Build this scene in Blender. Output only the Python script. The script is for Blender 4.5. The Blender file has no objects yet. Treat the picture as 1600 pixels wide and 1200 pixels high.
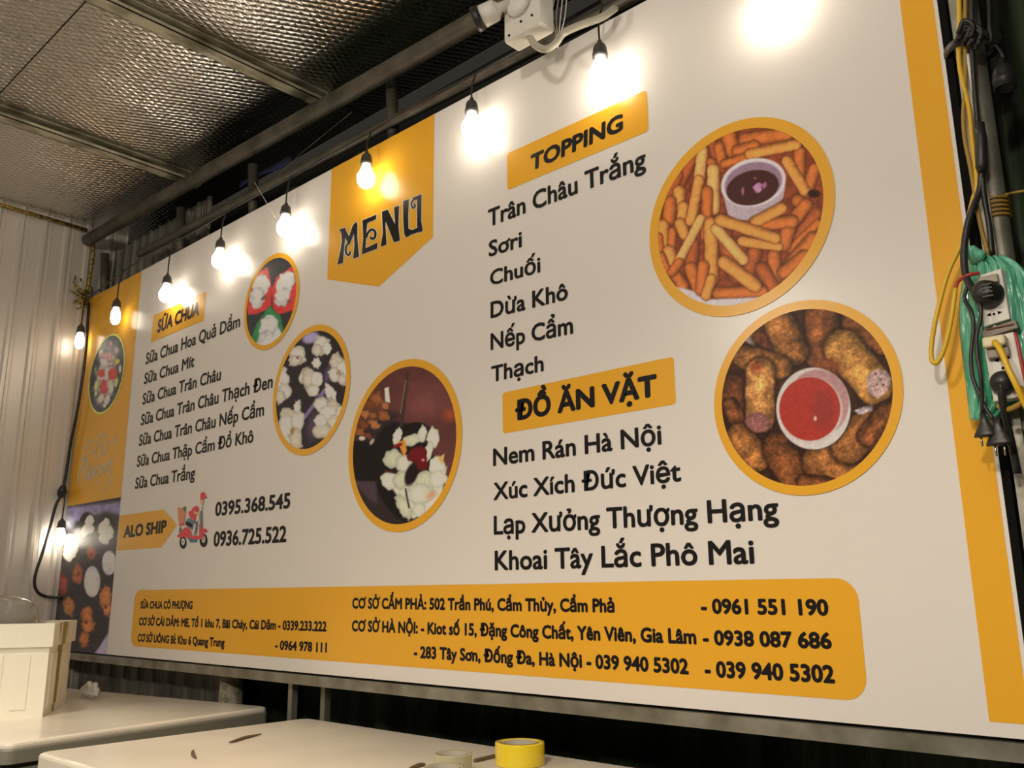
import bpy, bmesh, math, random
import numpy as np
from mathutils import Vector, Matrix
random.seed(7); rng = np.random.RandomState(7)
PI = math.pi
S = bpy.context.scene
# ------------------------------------------------------------------ camera
F, YAW, PITCH, ROLL = 1385.107, math.radians(42.694), math.radians(13.181), math.radians(-0.5204)
CAM = np.array([0.0, -2.0, 1.436])
cy, sy, cp, sp, cr, sr = math.cos(YAW), math.sin(YAW), math.cos(PITCH), math.sin(PITCH), math.cos(ROLL), math.sin(ROLL)
_F = np.array([-sy*cp, cy*cp, sp]); _r = np.array([cy, sy, 0]); _u = np.cross(_r, _F)
RT, UP = cr*_r+sr*_u, -sr*_r+cr*_u
cd = bpy.data.cameras.new('camera'); cam = bpy.data.objects.new('camera', cd); S.collection.objects.link(cam)
cam.matrix_world = Matrix(((RT[0], UP[0], -_F[0], CAM[0]), (RT[1], UP[1], -_F[1], CAM[1]), (RT[2], UP[2], -_F[2], CAM[2]), (0, 0, 0, 1)))
cd.sensor_width = 36; cd.sensor_fit = 'HORIZONTAL'; cd.lens = 36*F/1600; cd.clip_start = .02
S.camera = cam
# ------------------------------------------------------------------ world, lights, exposure
w = bpy.data.worlds.new('night'); S.world = w; w.use_nodes = True
w.node_tree.nodes['Background'].inputs[0].default_value = (1.0, .86, .70, 1)
w.node_tree.nodes['Background'].inputs[1].default_value = .03
S.view_settings.view_transform = 'Standard'; S.view_settings.look = 'None'
S.view_settings.exposure = 0; S.view_settings.gamma = 1; S.view_settings.use_curve_mapping = False
BULB_L = 20.0
def lamp(name, loc, power, rad, col):
    l = bpy.data.lights.new(name, 'POINT'); l.energy = power; l.shadow_soft_size = rad; l.color = col
    o = bpy.data.objects.new(name, l); S.collection.objects.link(o); o.location = loc; return o
lamp('room_lamp', (.1, -3.3, 2.9), 150, .10, (1, .885, .765))
lamp('room_lamp', (-2.6, -3.6, 3.2), 80, .10, (1, .87, .70))
for loc, pw, sz in (((-.7, -2.2, 2.85), 96, 2.7), ((-2.9, -1.7, 3.1), 95, 1.5)):      # unseen downward spots added to brighten the lower banner and freezer lids
    l_ = lamp('fill_spot', loc, pw, .08, (1, .86, .68)); l_.data.type = 'SPOT'; l_.data.spot_size = sz; l_.data.spot_blend = .5

# ------------------------------------------------------------------ helpers
def at(px, py, y=0.0):                       # a point of the photograph on the upright plane at depth y
    d = RT*((px-800)/F) + UP*((600-py)/F) + _F
    return CAM + d*((y-CAM[1])/d[1])
def atz(px, py, z):
    d = RT*((px-800)/F) + UP*((600-py)/F) + _F
    return CAM + d*((z-CAM[2])/d[2])
def atx(px, py, x):
    d = RT*((px-800)/F) + UP*((600-py)/F) + _F
    return CAM + d*((x-CAM[0])/d[0])
def lin(c):
    c = np.asarray(c, float)/255.0
    return np.where(c <= .04045, c/12.92, ((c+.055)/1.055)**2.4)
def link(o): S.collection.objects.link(o); return o
def tag(o, label, cat, group=None, kind=None):
    if label: o['label'] = label
    if cat: o['category'] = cat
    if group: o['group'] = group
    if kind: o['kind'] = kind
    return o
def empty(name, loc, label=None, cat=None, group=None):
    o = link(bpy.data.objects.new(name, None)); o.location = loc; o.empty_display_size = .05
    tag(o, label, cat, group); bpy.context.view_layer.update(); return o
def setparent(o, p):
    o.parent = p
    if p is not None:
        m = Matrix.Identity(4); q = p
        while q is not None:
            m = q.matrix_basis.copy() @ m if q.parent is None else (q.matrix_parent_inverse @ q.matrix_basis) @ m
            q = q.parent
        o.matrix_parent_inverse = m.inverted()
def mesh(name, V, Fc, mat, parent=None, smooth=False, label=None):
    me = bpy.data.meshes.new(name); me.from_pydata([tuple(map(float, v)) for v in V], [], Fc); me.update()
    o = link(bpy.data.objects.new(name, me)); me.materials.append(mat)
    if smooth: me.polygons.foreach_set('use_smooth', [True]*len(me.polygons))
    setparent(o, parent)
    if label: o['label'] = label
    return o
class MB:
    def __init__(s): s.V = []; s.F = []
    def add(s, V, Fc):
        n = len(s.V); s.V += [tuple(v) for v in V]; s.F += [tuple(i+n for i in f) for f in Fc]; return s
    def box(s, a, b, rz=0, piv=None):
        x0, y0, z0 = a; x1, y1, z1 = b
        V = [(x0,y0,z0),(x1,y0,z0),(x1,y1,z0),(x0,y1,z0),(x0,y0,z1),(x1,y0,z1),(x1,y1,z1),(x0,y1,z1)]
        return s.add(V, [(0,3,2,1),(4,5,6,7),(0,1,5,4),(1,2,6,5),(2,3,7,6),(3,0,4,7)])
    def tube(s, pts, r, n=8, cap=True):
        P = [np.array(p, float) for p in pts]; m = len(P); rr = r if hasattr(r, '__len__') else [r]*m
        base = len(s.V); prev = None
        for i, p in enumerate(P):
            t = P[min(i+1, m-1)]-P[max(i-1, 0)]; t = t/(np.linalg.norm(t)+1e-9)
            if prev is None:
                a = np.array([0, 0, 1.]) if abs(t[2]) < .9 else np.array([1., 0, 0])
            else: a = prev
            u = a-t*np.dot(a, t); u /= np.linalg.norm(u); v = np.cross(t, u); prev = u
            for k in range(n):
                an = 2*PI*k/n; s.V.append(tuple(p+rr[i]*(u*math.cos(an)+v*math.sin(an))))
        for i in range(m-1):
            for k in range(n):
                a, b = base+i*n+k, base+i*n+(k+1) % n
                s.F.append((a, b, b+n, a+n))
        if cap: s.F.append(tuple(base+k for k in range(n))[::-1]); s.F.append(tuple(base+(m-1)*n+k for k in range(n)))
        return s
    def lathe(s, c, axis, prof, n=20):
        ax = np.array(axis, float); ax /= np.linalg.norm(ax)
        a = np.array([1., 0, 0]) if abs(ax[0]) < .9 else np.array([0, 1., 0])
        u = a-ax*np.dot(a, ax); u /= np.linalg.norm(u); v = np.cross(ax, u); base = len(s.V); c = np.array(c, float)
        for (r, h) in prof:
            for k in range(n):
                an = 2*PI*k/n; s.V.append(tuple(c+ax*h+max(r, 1e-5)*(u*math.cos(an)+v*math.sin(an))))
        for i in range(len(prof)-1):
            for k in range(n):
                q, p = base+i*n+k, base+i*n+(k+1) % n
                s.F.append((q, p, p+n, q+n))
        return s
    def build(s, name, mat, parent=None, smooth=False, label=None, bevel=0):
        o = mesh(name, s.V, s.F, mat, parent, smooth, label)
        if bevel:
            bm = bmesh.new(); bm.from_mesh(o.data)
            bmesh.ops.bevel(bm, geom=bm.edges[:], offset=bevel, segments=2, affect='EDGES', profile=.5)
            bm.to_mesh(o.data); bm.free()
        bm = bmesh.new(); bm.from_mesh(o.data); bmesh.ops.recalc_face_normals(bm, faces=bm.faces[:]); bm.to_mesh(o.data); bm.free()
        if smooth: o.data.polygons.foreach_set('use_smooth', [True]*len(o.data.polygons))
        return o
def smooth_path(P, k=6):
    P = [np.array(p, float) for p in P]; Q = [2*P[0]-P[1]]+P+[2*P[-1]-P[-2]]; out = []
    for i in range(1, len(Q)-2):
        for j in range(k):
            t = j/k; a, b, c, d = Q[i-1:i+3]
            out.append(.5*((2*b)+(-a+c)*t+(2*a-5*b+4*c-d)*t*t+(-a+3*b-3*c+d)*t**3))
    out.append(P[-1]); return out
# ------------------------------------------------------------------ materials
def mat(name, col, rough=.5, metal=0, spec=.5, bump=None, vary=None, emit=None, alpha=None, trans=0, coat=0, vcol=False):
    m = bpy.data.materials.new(name); m.use_nodes = True; nt = m.node_tree; N = nt.nodes; L = nt.links; b = N['Principled BSDF']
    b.inputs['Base Color'].default_value = (*col, 1); b.inputs['Roughness'].default_value = rough
    b.inputs['Metallic'].default_value = metal; b.inputs['Specular IOR Level'].default_value = spec
    b.inputs['Transmission Weight'].default_value = trans; b.inputs['Coat Weight'].default_value = coat
    if alpha is not None: b.inputs['Alpha'].default_value = alpha
    tc = N.new('ShaderNodeTexCoord')
    def noise(scale, detail=4, stretch=(1, 1, 1)):
        mp = N.new('ShaderNodeMapping'); mp.inputs['Scale'].default_value = stretch; L.new(tc.outputs['Object'], mp.inputs['Vector'])
        n = N.new('ShaderNodeTexNoise'); n.inputs['Scale'].default_value = scale; n.inputs['Detail'].default_value = detail
        L.new(mp.outputs[0], n.inputs['Vector']); return n
    if vary:                                    # (scale, other colour, lo, hi, stretch)
        n = noise(vary[0], 5, vary[4] if len(vary) > 4 else (1, 1, 1)); r = N.new('ShaderNodeValToRGB')
        r.color_ramp.elements[0].position = vary[2]; r.color_ramp.elements[1].position = vary[3]
        r.color_ramp.elements[0].color = (*col, 1); r.color_ramp.elements[1].color = (*vary[1], 1)
        L.new(n.outputs[0], r.inputs[0]); L.new(r.outputs[0], b.inputs['Base Color'])
    if vcol:
        a = N.new('ShaderNodeAttribute'); a.attribute_name = 'ink'; L.new(a.outputs['Color'], b.inputs['Base Color'])
    if bump:                                    # (scale, strength, distance, stretch)
        n = noise(bump[0], 3, bump[3] if len(bump) > 3 else (1, 1, 1)); bp = N.new('ShaderNodeBump')
        bp.inputs['Strength'].default_value = bump[1]; bp.inputs['Distance'].default_value = bump[2]
        L.new(n.outputs[0], bp.inputs['Height']); L.new(bp.outputs[0], b.inputs['Normal'])
    if emit:
        b.inputs['Emission Color'].default_value = (*emit[0], 1); b.inputs['Emission Strength'].default_value = emit[1]
    return m
VB = (5.0, .30, .003, (1.6, 1, .22))            # the soft vertical waves of the stretched vinyl
WHITE = np.array([.80, .765, .73])
M = {}
M['vinyl'] = mat('white_vinyl', tuple(WHITE), .26, spec=.45, bump=VB)
def ink(rgb, ref=(206, 190, 170)):              # print colour: the photographed tone against the photographed white
    return tuple(np.clip(lin(rgb)/lin(ref)*WHITE, .004, .85))
M['yellow'] = mat('yellow_ink', ink((214, 148, 38)), .26, spec=.35, bump=VB)
M['black'] = mat('black_ink', (.012, .011, .012), .4, spec=.2)
M['whiteink'] = mat('white_ink', (.80, .76, .68), .4)
M['print'] = mat('photo_ink', (.5, .5, .5), .38, spec=.18, vcol=True)
M['cream'] = mat('pale_logo_ink', (.66, .56, .40), .4)
M['galv'] = mat('galvanised_steel', (.42, .41, .36), .45, .75, bump=(30, .3, .003), vary=(9, (.20, .19, .14), .35, .7))
M['galvdark'] = mat('weathered_steel', (.13, .12, .09), .55, .4, bump=(40, .3, .002), vary=(8, (.05, .045, .035), .35, .7))
M['purlin'] = mat('lime_stained_purlin', (.52, .50, .38), .6, .25, bump=(60, .3, .002), vary=(16, (.14, .125, .07), .4, .65, (1, .4, 1)))
M['sheet'] = mat('cream_steel_sheet', (.68, .64, .59), .36, .35, bump=(7, .15, .004, (1, 1, .2)))
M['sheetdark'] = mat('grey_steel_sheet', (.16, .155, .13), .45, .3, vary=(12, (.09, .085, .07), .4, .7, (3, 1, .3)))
M['tarp'] = mat('dark_green_tarpaulin', (.030, .056, .022), .6, bump=(7, .8, .03, (2.5, 1, .4)), vary=(3, (.010, .012, .008), .4, .6, (3, 1, .3)))
M['void'] = mat('void_black', (.008, .008, .007), .8)  # darkness of the void behind the banner, put into the wall colour
M['floor'] = mat('concrete', (.26, .24, .21), .7, vary=(4, (.17, .16, .14), .3, .7), bump=(30, .2, .003))
M['blk'] = mat('black_plastic', (.018, .017, .017), .42, spec=.5)
M['sock'] = mat('socket_rubber', (.06, .055, .05), .5)
M['bulb'] = mat('lit_bulb', (1, 1, 1), .3, emit=((1.0, .88, .70), BULB_L))
M['weakbulb'] = mat('dim_lit_bulb', (1, 1, 1), .3, emit=((1.0, .88, .70), BULB_L*.35))
M['pvc'] = mat('white_plastic', (.72, .70, .64), .4)
M['conduit'] = mat('conduit_plastic', (.42, .40, .32), .5)
M['lens'] = mat('lens_glass', (.02, .02, .022), .08, coat=.6)
M['ycable'] = mat('yellow_cable_sheath', (.72, .45, .02), .4)
M['ycable2'] = mat('ochre_cable_sheath', (.36, .22, .03), .5)
M['red'] = mat('red_wire_sheath', (.45, .04, .03), .45)
M['lid'] = mat('freezer_lid_enamel', (.84, .79, .68), .22, spec=.5, vary=(3, (.74, .69, .60), .42, .75), bump=(3, .06, .01))
M['trimgrey'] = mat('freezer_trim', (.24, .235, .19), .38)
M['enamel'] = mat('freezer_enamel', (.70, .68, .62), .3)
M['foam'] = mat('styrofoam', (.86, .83, .71), .75, bump=(90, .35, .003))
M['gold'] = mat('gold_tinsel', (.50, .36, .08), .4, .5, vary=(60, (.10, .07, .02), .4, .6))
M['ytape'] = mat('yellow_packing_tape', (.86, .66, .03), .22, coat=.4, bump=(5, .2, .004, (3, 3, .1)))
M['ctape'] = mat('clear_packing_tape', (.62, .58, .38), .25, coat=.3, trans=.25)
M['core'] = mat('cardboard_core', (.42, .39, .32), .8)
M['brown'] = mat('brown_cardboard', (.13, .085, .045), .8)
M['bag'] = mat('green_plastic_bag', (.04, .30, .17), .24, spec=.7, bump=(16, .9, .02, (2.2, 1, .5)), vary=(14, (.20, .62, .44), .42, .7, (2, 1, .35)))
M['wrap'] = mat('milky_plastic', (.85, .83, .78), .25, trans=.35)
M['clear'] = mat('clear_plastic', (.9, .9, .88), .12, trans=.92, spec=.5)
M['slot'] = mat('dark_slot', (.006, .006, .006), .9, spec=.1)
M['blue'] = mat('blue_plastic', (.02, .04, .14), .5)
M['metalpin'] = mat('pin_metal', (.6, .55, .45), .3, 1)
# quilted foil: rows of staggered bubbles
def foil():
    m = bpy.data.materials.new('bubble_foil'); m.use_nodes = True; nt = m.node_tree; N = nt.nodes; L = nt.links; b = N['Principled BSDF']
    b.inputs['Base Color'].default_value = (.72, .70, .66, 1); b.inputs['Metallic'].default_value = 1; b.inputs['Roughness'].default_value = .17
    tc = N.new('ShaderNodeTexCoord'); sx = N.new('ShaderNodeSeparateXYZ')
    nz = N.new('ShaderNodeTexNoise'); nz.inputs['Scale'].default_value = 9; nz.inputs['Detail'].default_value = 2
    L.new(tc.outputs['Object'], nz.inputs['Vector'])
    mx = N.new('ShaderNodeVectorMath'); mx.operation = 'MULTIPLY_ADD'; mx.inputs[1].default_value = (.012, .012, 0)
    L.new(nz.outputs['Color'], mx.inputs[0]); L.new(tc.outputs['Object'], mx.inputs[2]); L.new(mx.outputs[0], sx.inputs[0])
    def ma(op, a, bb=None):
        n = N.new('ShaderNodeMath'); n.operation = op
        for i, v in enumerate((a, bb)):
            if v is None: continue
            if isinstance(v, (int, float)): n.inputs[i].default_value = v
            else: L.new(v, n.inputs[i])
        return n.outputs[0]
    k = 2*PI/.066
    a = ma('SINE', ma('MULTIPLY', ma('ADD', sx.outputs[0], ma('MULTIPLY', sx.outputs[1], .55)), k))
    c = ma('SINE', ma('MULTIPLY', ma('SUBTRACT', sx.outputs[0], ma('MULTIPLY', sx.outputs[1], .55)), k))
    h = ma('MULTIPLY', ma('POWER', ma('ABSOLUTE', a), .6), ma('POWER', ma('ABSOLUTE', c), .6)); h = ma('MULTIPLY', h, 2.0)
    n2 = N.new('ShaderNodeTexNoise'); n2.inputs['Scale'].default_value = 55; n2.inputs['Detail'].default_value = 3
    L.new(tc.outputs['Object'], n2.inputs['Vector'])
    h = ma('ADD', h, ma('MULTIPLY', n2.outputs[0], 1.6))
    bp = N.new('ShaderNodeBump'); bp.inputs['Strength'].default_value = .33; bp.inputs['Distance'].default_value = .006
    L.new(h, bp.inputs['Height']); L.new(bp.outputs[0], b.inputs['Normal'])
    return m
M['foil'] = foil()

# ------------------------------------------------------------------ setting
FL = .10
def struct(o, label=None): o['kind'] = 'structure'; return o
struct(MB().box((-5.6, -5, FL-.1), (2.2, .9, FL)).build('floor', M['floor']))
CZ = 3.63
ceil = struct(MB().box((-5.45, -4.6, CZ+.012), (1.8, .35, CZ+.04)).build('ceiling', M['galvdark']))
px_ = [-5.40, -4.22, -3.06, -1.90, -.74, .42, 1.7]
for i in range(len(px_)-1):
    for (ya, yb) in ((-4.4, -2.6), (-2.594, -.93), (-.924, .33)):
        MB().box((px_[i]+.004, ya, CZ), (px_[i+1]-.004, yb, CZ+.008)).build('foil_panel', M['foil'], ceil)
for x in px_[1:-1]:                                   # C-purlins under the foil
    b = MB(); w_ = .034; d_ = .055; t = .004
    b.box((x-w_, -4.5, CZ-d_), (x+w_, .10, CZ-d_+t)); b.box((x-w_, -4.5, CZ-d_), (x-w_+t, .10, CZ-.002))
    b.box((x-w_, -4.5, CZ-.006), (x+w_, .10, CZ-.002)); b.box((x+w_-t, -4.5, CZ-d_), (x+w_, .10, CZ-d_+.018))
    b.build('purlin', M['purlin'], ceil)
def corrugated(name, p0, p1, z0, z1, nrm, m, pitch=.125, depth=.016, parent=None):
    p0 = np.array(p0, float); p1 = np.array(p1, float); Ln = np.linalg.norm(p1-p0); d = (p1-p0)/Ln; V = []; s = 0; nrm = np.array(nrm, float)
    prof = [(0, 0), (.38, 0), (.46, 1), (.60, 1), (.68, 0), (.80, 0), (.82, .25), (.86, .25), (.88, 0)]
    k = 0
    while s < Ln:
        for (f, h) in prof:
            q = p0+d*min(s+f*pitch, Ln)+nrm*h*depth
            V += [(q[0], q[1], z0), (q[0], q[1], z1)]
        s += pitch
    n = len(V)//2; Fc = [(2*i, 2*i+2, 2*i+3, 2*i+1) for i in range(n-1)]
    o = mesh(name, V, Fc, m, parent); sm = o.modifiers.new('s', 'SOLIDIFY'); sm.thickness = .002; return o
struct(corrugated('wall_left', (-5.315, -4.6), (-5.315, .20), FL, CZ+.01, (1, 0), M['sheet']))
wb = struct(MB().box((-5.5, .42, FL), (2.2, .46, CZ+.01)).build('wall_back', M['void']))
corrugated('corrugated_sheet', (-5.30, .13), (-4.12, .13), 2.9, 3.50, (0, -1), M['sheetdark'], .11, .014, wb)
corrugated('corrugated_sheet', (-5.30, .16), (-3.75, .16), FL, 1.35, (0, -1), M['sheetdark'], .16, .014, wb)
# tarpaulin hanging behind the frame, with soft folds
def tarp(name, x0, x1, z0, z1, y, amp, label, n=120):
    V = []; 
    for i in range(n+1):
        x = x0+(x1-x0)*i/n
        yy = y+amp*(math.sin(x*23)+.6*math.sin(x*41+1)+.4*math.sin(x*77+2))
        V += [(x, yy, z0), (x, yy+.02*math.sin(x*9), z1)]
    o = mesh(name, V, [(2*i, 2*i+2, 2*i+3, 2*i+1) for i in range(n)], M['tarp'], None, True)
    o.modifiers.new('s', 'SOLIDIFY').thickness = .002; tag(o, label, 'tarpaulin'); return o
tarp('tarpaulin', -3.70, -.62, .12, 3.42, .30, .012, 'dark green tarpaulin hanging behind the big menu banner')
tarp('tarpaulin', -.55, 1.7, .12, 3.6, .22, .022, 'folded dark green tarpaulin right of the steel pole')
# pipes and rails above the banner
o = MB().tube([(-5.29, -.045, 3.530), (-3.8, -.045, 3.478), (-1.9, -.045, 3.405), (.9, -.045, 3.36)], .036, 16).build('roof_pipe', M['galvdark'], None, True)
tag(o, 'weathered round steel pipe running under the foil ceiling above banner', 'pipe')
fr = empty('banner_frame', (-2.9, .03, 3.2), 'grey steel frame of rails and posts holding the menu banner', 'frame')
MB().tube([(-4.7, .02, 3.30), (-2.5, .02, 3.25), (-.50, .02, 3.19)], .022, 10).build('top_rail', M['galvdark'], fr, True)
MB().box((-5.28, .004, 3.10), (-.492, .034, 3.135)).build('top_rail', M['galvdark'], fr)
MB().box((-5.27, -.010, 1.108), (-.475, .030, 1.143)).build('bottom_rail', M['galv'], fr)
for x in (-5.2, -4.26, -3.55, -2.52, -1.45):
    MB().tube([(x, .062, 3.00), (x, .03, 3.44)], .024, 10).build('post', M['galvdark'], fr, True)
for x in (-3.045, -2.835):
    MB().box((x-.013, .036, FL), (x+.013, .062, 3.2)).build('post', M['galv'], fr)
pt = MB().tube([(-3.58, .10, FL), (-3.58, .10, 1.25)], .05, 14).build('concrete_post', mat('pitted_concrete', (.30, .27, .20), .85, bump=(60, .6, .004), vary=(40, (.16, .14, .10), .4, .6)), None, True)
tag(pt, 'pitted concrete post in the dark gap beneath the banner', 'post')

# ------------------------------------------------------------------ the banner
ZB, ZT, XL, XR = 1.1503, 3.1668, -5.290, -.4917
bn = empty('menu_banner', (-2.9, 0, ZB), 'huge white and yellow printed menu banner with food photographs', 'banner')
def plate(name, pts, mt, layer, parent, label=None, thick=.0006):       # flat shape from (x,z) points, a hair thick
    y1 = -layer*.0008; n = len(pts)
    V = [(p[0], y1, p[1]) for p in pts]
    me = bpy.data.meshes.new(name); bm = bmesh.new(); vs = [bm.verts.new(v) for v in V]
    f = bm.faces.new(vs); bmesh.ops.triangulate(bm, faces=[f])
    bmesh.ops.recalc_face_normals(bm, faces=bm.faces[:])
    for f in bm.faces:
        if f.normal.y > 0: f.normal_flip()
    bm.to_mesh(me); bm.free(); me.materials.append(mt)
    o = link(bpy.data.objects.new(name, me)); setparent(o, parent)
    if label: o['label'] = label
    return o
def P2(px, py): q = at(px, py); return (q[0], q[2])
sheet = MB().box((XL, 0, ZB), (XR, .004, ZT)).build('vinyl_sheet', M['vinyl'], bn)
plate('side_stripe', [(XL, 1.93), (-4.601, 1.93), (-4.601, ZT), (XL, ZT)], M['yellow'], 1, bn)
plate('side_stripe', [(-.5715, ZB+.035), (-.4935-.003, ZB+.035), (-.5, ZT), (-.5715, ZT)][:0] or [(-.5715-.0, ZB+.028), (-.5, ZB+.028), (-.5, ZT), (-.5715, ZT)], M['yellow'], 1, bn)
def rrect(x0, z0, x1, z1, r, n=6):
    out = []
    for cx, cz, a in ((x1-r, z1-r, 0), (x0+r, z1-r, 90), (x0+r, z0+r, 180), (x1-r, z0+r, 270)):
        for k in range(n+1):
            t = math.radians(a+90*k/n); out.append((cx+r*math.cos(t), cz+r*math.sin(t)))
    return out
def boxpx(pts, r, name='header_panel'):
    q = np.array([P2(*p) for p in pts]); x0, z0 = q[:, 0].min(), q[:, 1].min()
    xs = sorted(q[:, 0]); zs = sorted(q[:, 1])
    return plate(name, rrect((xs[0]+xs[1])/2, (zs[0]+zs[1])/2, (xs[2]+xs[3])/2, (zs[2]+zs[3])/2, r), M['yellow'], 1, bn)
boxpx([(792.5, 238), (1010.8, 143), (1013.8, 204), (792.5, 298)], .012)
boxpx([(784, 613.4), (1052.5, 558), (1057, 632), (787, 677)], .012)
boxpx([(238.8, 494.5), (321, 455), (319.5, 504.5), (237, 531)], .006)
boxpx([(211, 922), (1338, 903), (1358, 1095), (204, 1010)], .05, 'info_panel')
plate('arrow_panel', [P2(*p) for p in [(187.5, 806), (256, 796), (277, 820), (252, 855.5), (183, 860.5)]], M['yellow'], 1, bn)
q = [P2(*p) for p in [(511.5, 436.6), (592, 448), (676.5, 374.7)]]
plate('badge_panel', [(q[0][0], q[0][1]), q[1], (q[2][0]-.0, q[0][1]), (q[2][0], ZT), (q[0][0], ZT)], M['yellow'], 1, bn)

# ---- lettering
def stroke_poly(pts, w):
    P = [np.array(p[:2], float) for p in smooth_path([(p[0], p[1], 0) for p in pts], 4)]; L_, R_ = [], []
    for i, p in enumerate(P):
        t = P[min(i+1, len(P)-1)]-P[max(i-1, 0)]; t /= np.hypot(*t)+1e-9; n = np.array([-t[1], t[0]])*w/2
        L_.append(p+n); R_.append(p-n)
    return L_, R_
def text_mesh(body, off):
    cu = bpy.data.curves.new('t', 'FONT'); cu.body = body; cu.size = 1; cu.offset = off; cu.resolution_u = 3; cu.fill_mode = 'FRONT'
    o = link(bpy.data.objects.new('t', cu)); dg = bpy.context.evaluated_depsgraph_get(); dg.update()
    me = bpy.data.meshes.new_from_object(o.evaluated_get(dg)); bpy.data.objects.remove(o); bpy.data.curves.remove(cu)
    v = np.zeros(len(me.vertices)*3); me.vertices.foreach_get('co', v); return me, v.reshape(-1, 3)
HORN = dict(zip('ơởợờớƠỞỢỜỚ', 'oỏọòóOỎỌÒÓ'))
def text_bold(body, off):                      # heavier strokes: the outline drawn again around itself
    plain = ''.join(HORN.get(ch, ch) for ch in body)
    me, v = text_mesh(plain, 0)
    f = [tuple(p.vertices) for p in me.polygons]
    for i, ch in enumerate(body):              # the horn of the horned o, drawn as a short hook on its shoulder
        if ch in HORN:
            m2, q = text_mesh(plain[:i]+('O' if ch in 'ƠỞỢỜỚ' else 'o'), 0); bpy.data.meshes.remove(m2)
            x1 = q[:, 0].max(); h = CAPH*(1 if ch in 'ƠỞỢỜỚ' else .68); b_ = len(v)
            L_, R_ = stroke_poly([(x1-.10, h*.93), (x1-.02, h*.97), (x1+.03, h*1.04), (x1+.02, h*1.14)], .05)
            v = np.concatenate([v, np.array([(p[0], p[1], 0) for p in L_+R_])]); k = len(L_)
            f += [(b_+j, b_+j+1, b_+k+j+1, b_+k+j) for j in range(k-1)]
    n = len(v); V = []; Fc = []
    sh = [(off*math.cos(a), off*math.sin(a)) for a in np.linspace(0, 2*PI, 7 if off < .025 else 9)[:-1]]
    for k, (dx, dy) in enumerate(sh):
        w_ = v.copy(); w_[:, 0] += dx; w_[:, 1] += dy; w_[:, 2] = k*.00001; V.append(w_); Fc += [tuple(i+k*n for i in q) for q in f]
    V = np.concatenate(V); bpy.data.meshes.remove(me); me = bpy.data.meshes.new('lettering'); me.from_pydata(V.tolist(), [], Fc); return me, V
_, hv = text_mesh('H', 0); CAPH = hv[:, 1].max()-hv[:, 1].min()
def text(body, left, right, top, off=.018, mt='black', layer=2, slant=0, parent=None, capoff=0, widen=0, zfix=None):
    """left/right: photo points of the baseline ends, top: photo y of the capital's top above the left end"""
    a = at(*left); b = at(*right); z = (a[2]+b[2])/2
    h = at(left[0], top)[2]-a[2]
    me, v = text_bold(body, off)
    x0, x1 = v[:, 0].min(), v[:, 0].max(); sx = (b[0]-a[0])/(x1-x0); sz = h/(CAPH+2*off)
    out = np.zeros_like(v); out[:, 0] = a[0]+(v[:, 0]-x0)*sx + slant*(v[:, 1])*sz
    # baselines that are not quite level in the banner keep the small slope they have
    out[:, 2] = a[2]+(b[2]-a[2])*(v[:, 0]-x0)/(x1-x0)+(v[:, 1]+off)*sz; out[:, 1] = -layer*.0008-v[:, 2]
    faces = [tuple(p.vertices) for p in me.polygons]; bpy.data.meshes.remove(me)
    lo = np.array([min(v[k, 0] for k in f) for f in faces]); hi = np.array([max(v[k, 0] for k in f) for f in faces])
    order = np.argsort(lo); cuts, end = [], -1e9                       # words end where a wide gap opens
    for k in order:
        if lo[k] > end+.13-2*off: cuts.append(lo[k]-.001)
        end = max(end, hi[k])
    wid = np.searchsorted(np.array(cuts), lo, side='right')
    for w_ in sorted(set(wid.tolist())):
        fs_ = [faces[k] for k in np.nonzero(wid == w_)[0]]; used = sorted({q for f in fs_ for q in f}); rm = {q: n_ for n_, q in enumerate(used)}
        m_ = bpy.data.meshes.new('lettering'); m_.from_pydata([tuple(map(float, out[q])) for q in used], [], [tuple(rm[q] for q in f) for f in fs_]); m_.materials.append(M[mt])
        bm = bmesh.new(); bm.from_mesh(m_)
        for f in bm.faces:
            f.normal_update()
            if f.normal.y > 0: f.normal_flip()
        bm.to_mesh(m_); bm.free()
        o = link(bpy.data.objects.new('lettering', m_)); setparent(o, parent or bn)
text('TOPPING', (829, 268.5), (974, 204), 243, .042, slant=.06)
text('ĐỒ ĂN VẶT', (805.5, 658), (1028, 619), 627, .046)
text('SỮA CHUA', (245.5, 521), (311, 492.5), 501, .045, slant=.05)
for t in [('Trân Châu Trắng', (763, 355.5), (1010, 262), 328), ('Sơri', (764, 402), (816, 386), 377), ('Chuối', (766, 447), (845, 425.5), 423),
          ('Dừa Khô', (767, 498), (888, 468), 472), ('Nếp Cẩm', (767, 547.5), (896, 521.5), 521), ('Thạch', (768, 597.5), (850, 580), 572.5),
          ('Nem Rán Hà Nội', (771, 728.6), (1034.5, 694.4), 701), ('Xúc Xích Đức Việt', (771.4, 782), (1065, 752), 754.5),
          ('Lạp Xưởng Thượng Hạng', (772, 835.8), (1218, 812), 806), ('Khoai Tây Lắc Phô Mai', (773.5, 891.5), (1180, 881), 860.5)]:
    text(*t, off=.024)
for t in [('Sữa Chua Hoa Quả Dầm', (227.5, 570), (375, 511), 552.5), ('Sữa Chua Mít', (225, 601), (303.5, 573), 584),
          ('Sữa Chua Trân Châu', (222.5, 633), (345, 594), 615.5), ('Sữa Chua Trân Châu Thạch Đen', (220, 665.5), (426, 606), 648),
          ('Sữa Chua Trân Châu Nếp Cẩm', (217, 697.5), (412.5, 649.5), 680), ('Sữa Chua Thập Cẩm Đồ Khô', (213.8, 730), (396, 691), 713),
          ('Sữa Chua Trắng', (211, 764.5), (304.5, 748), 747)]:
    text(*t, off=.022)
text('ALO SHIP', (193, 841), (260, 832.5), 822, .045)
text('0395.368.545', (336, 807), (453.5, 794), 785, .03)
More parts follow.
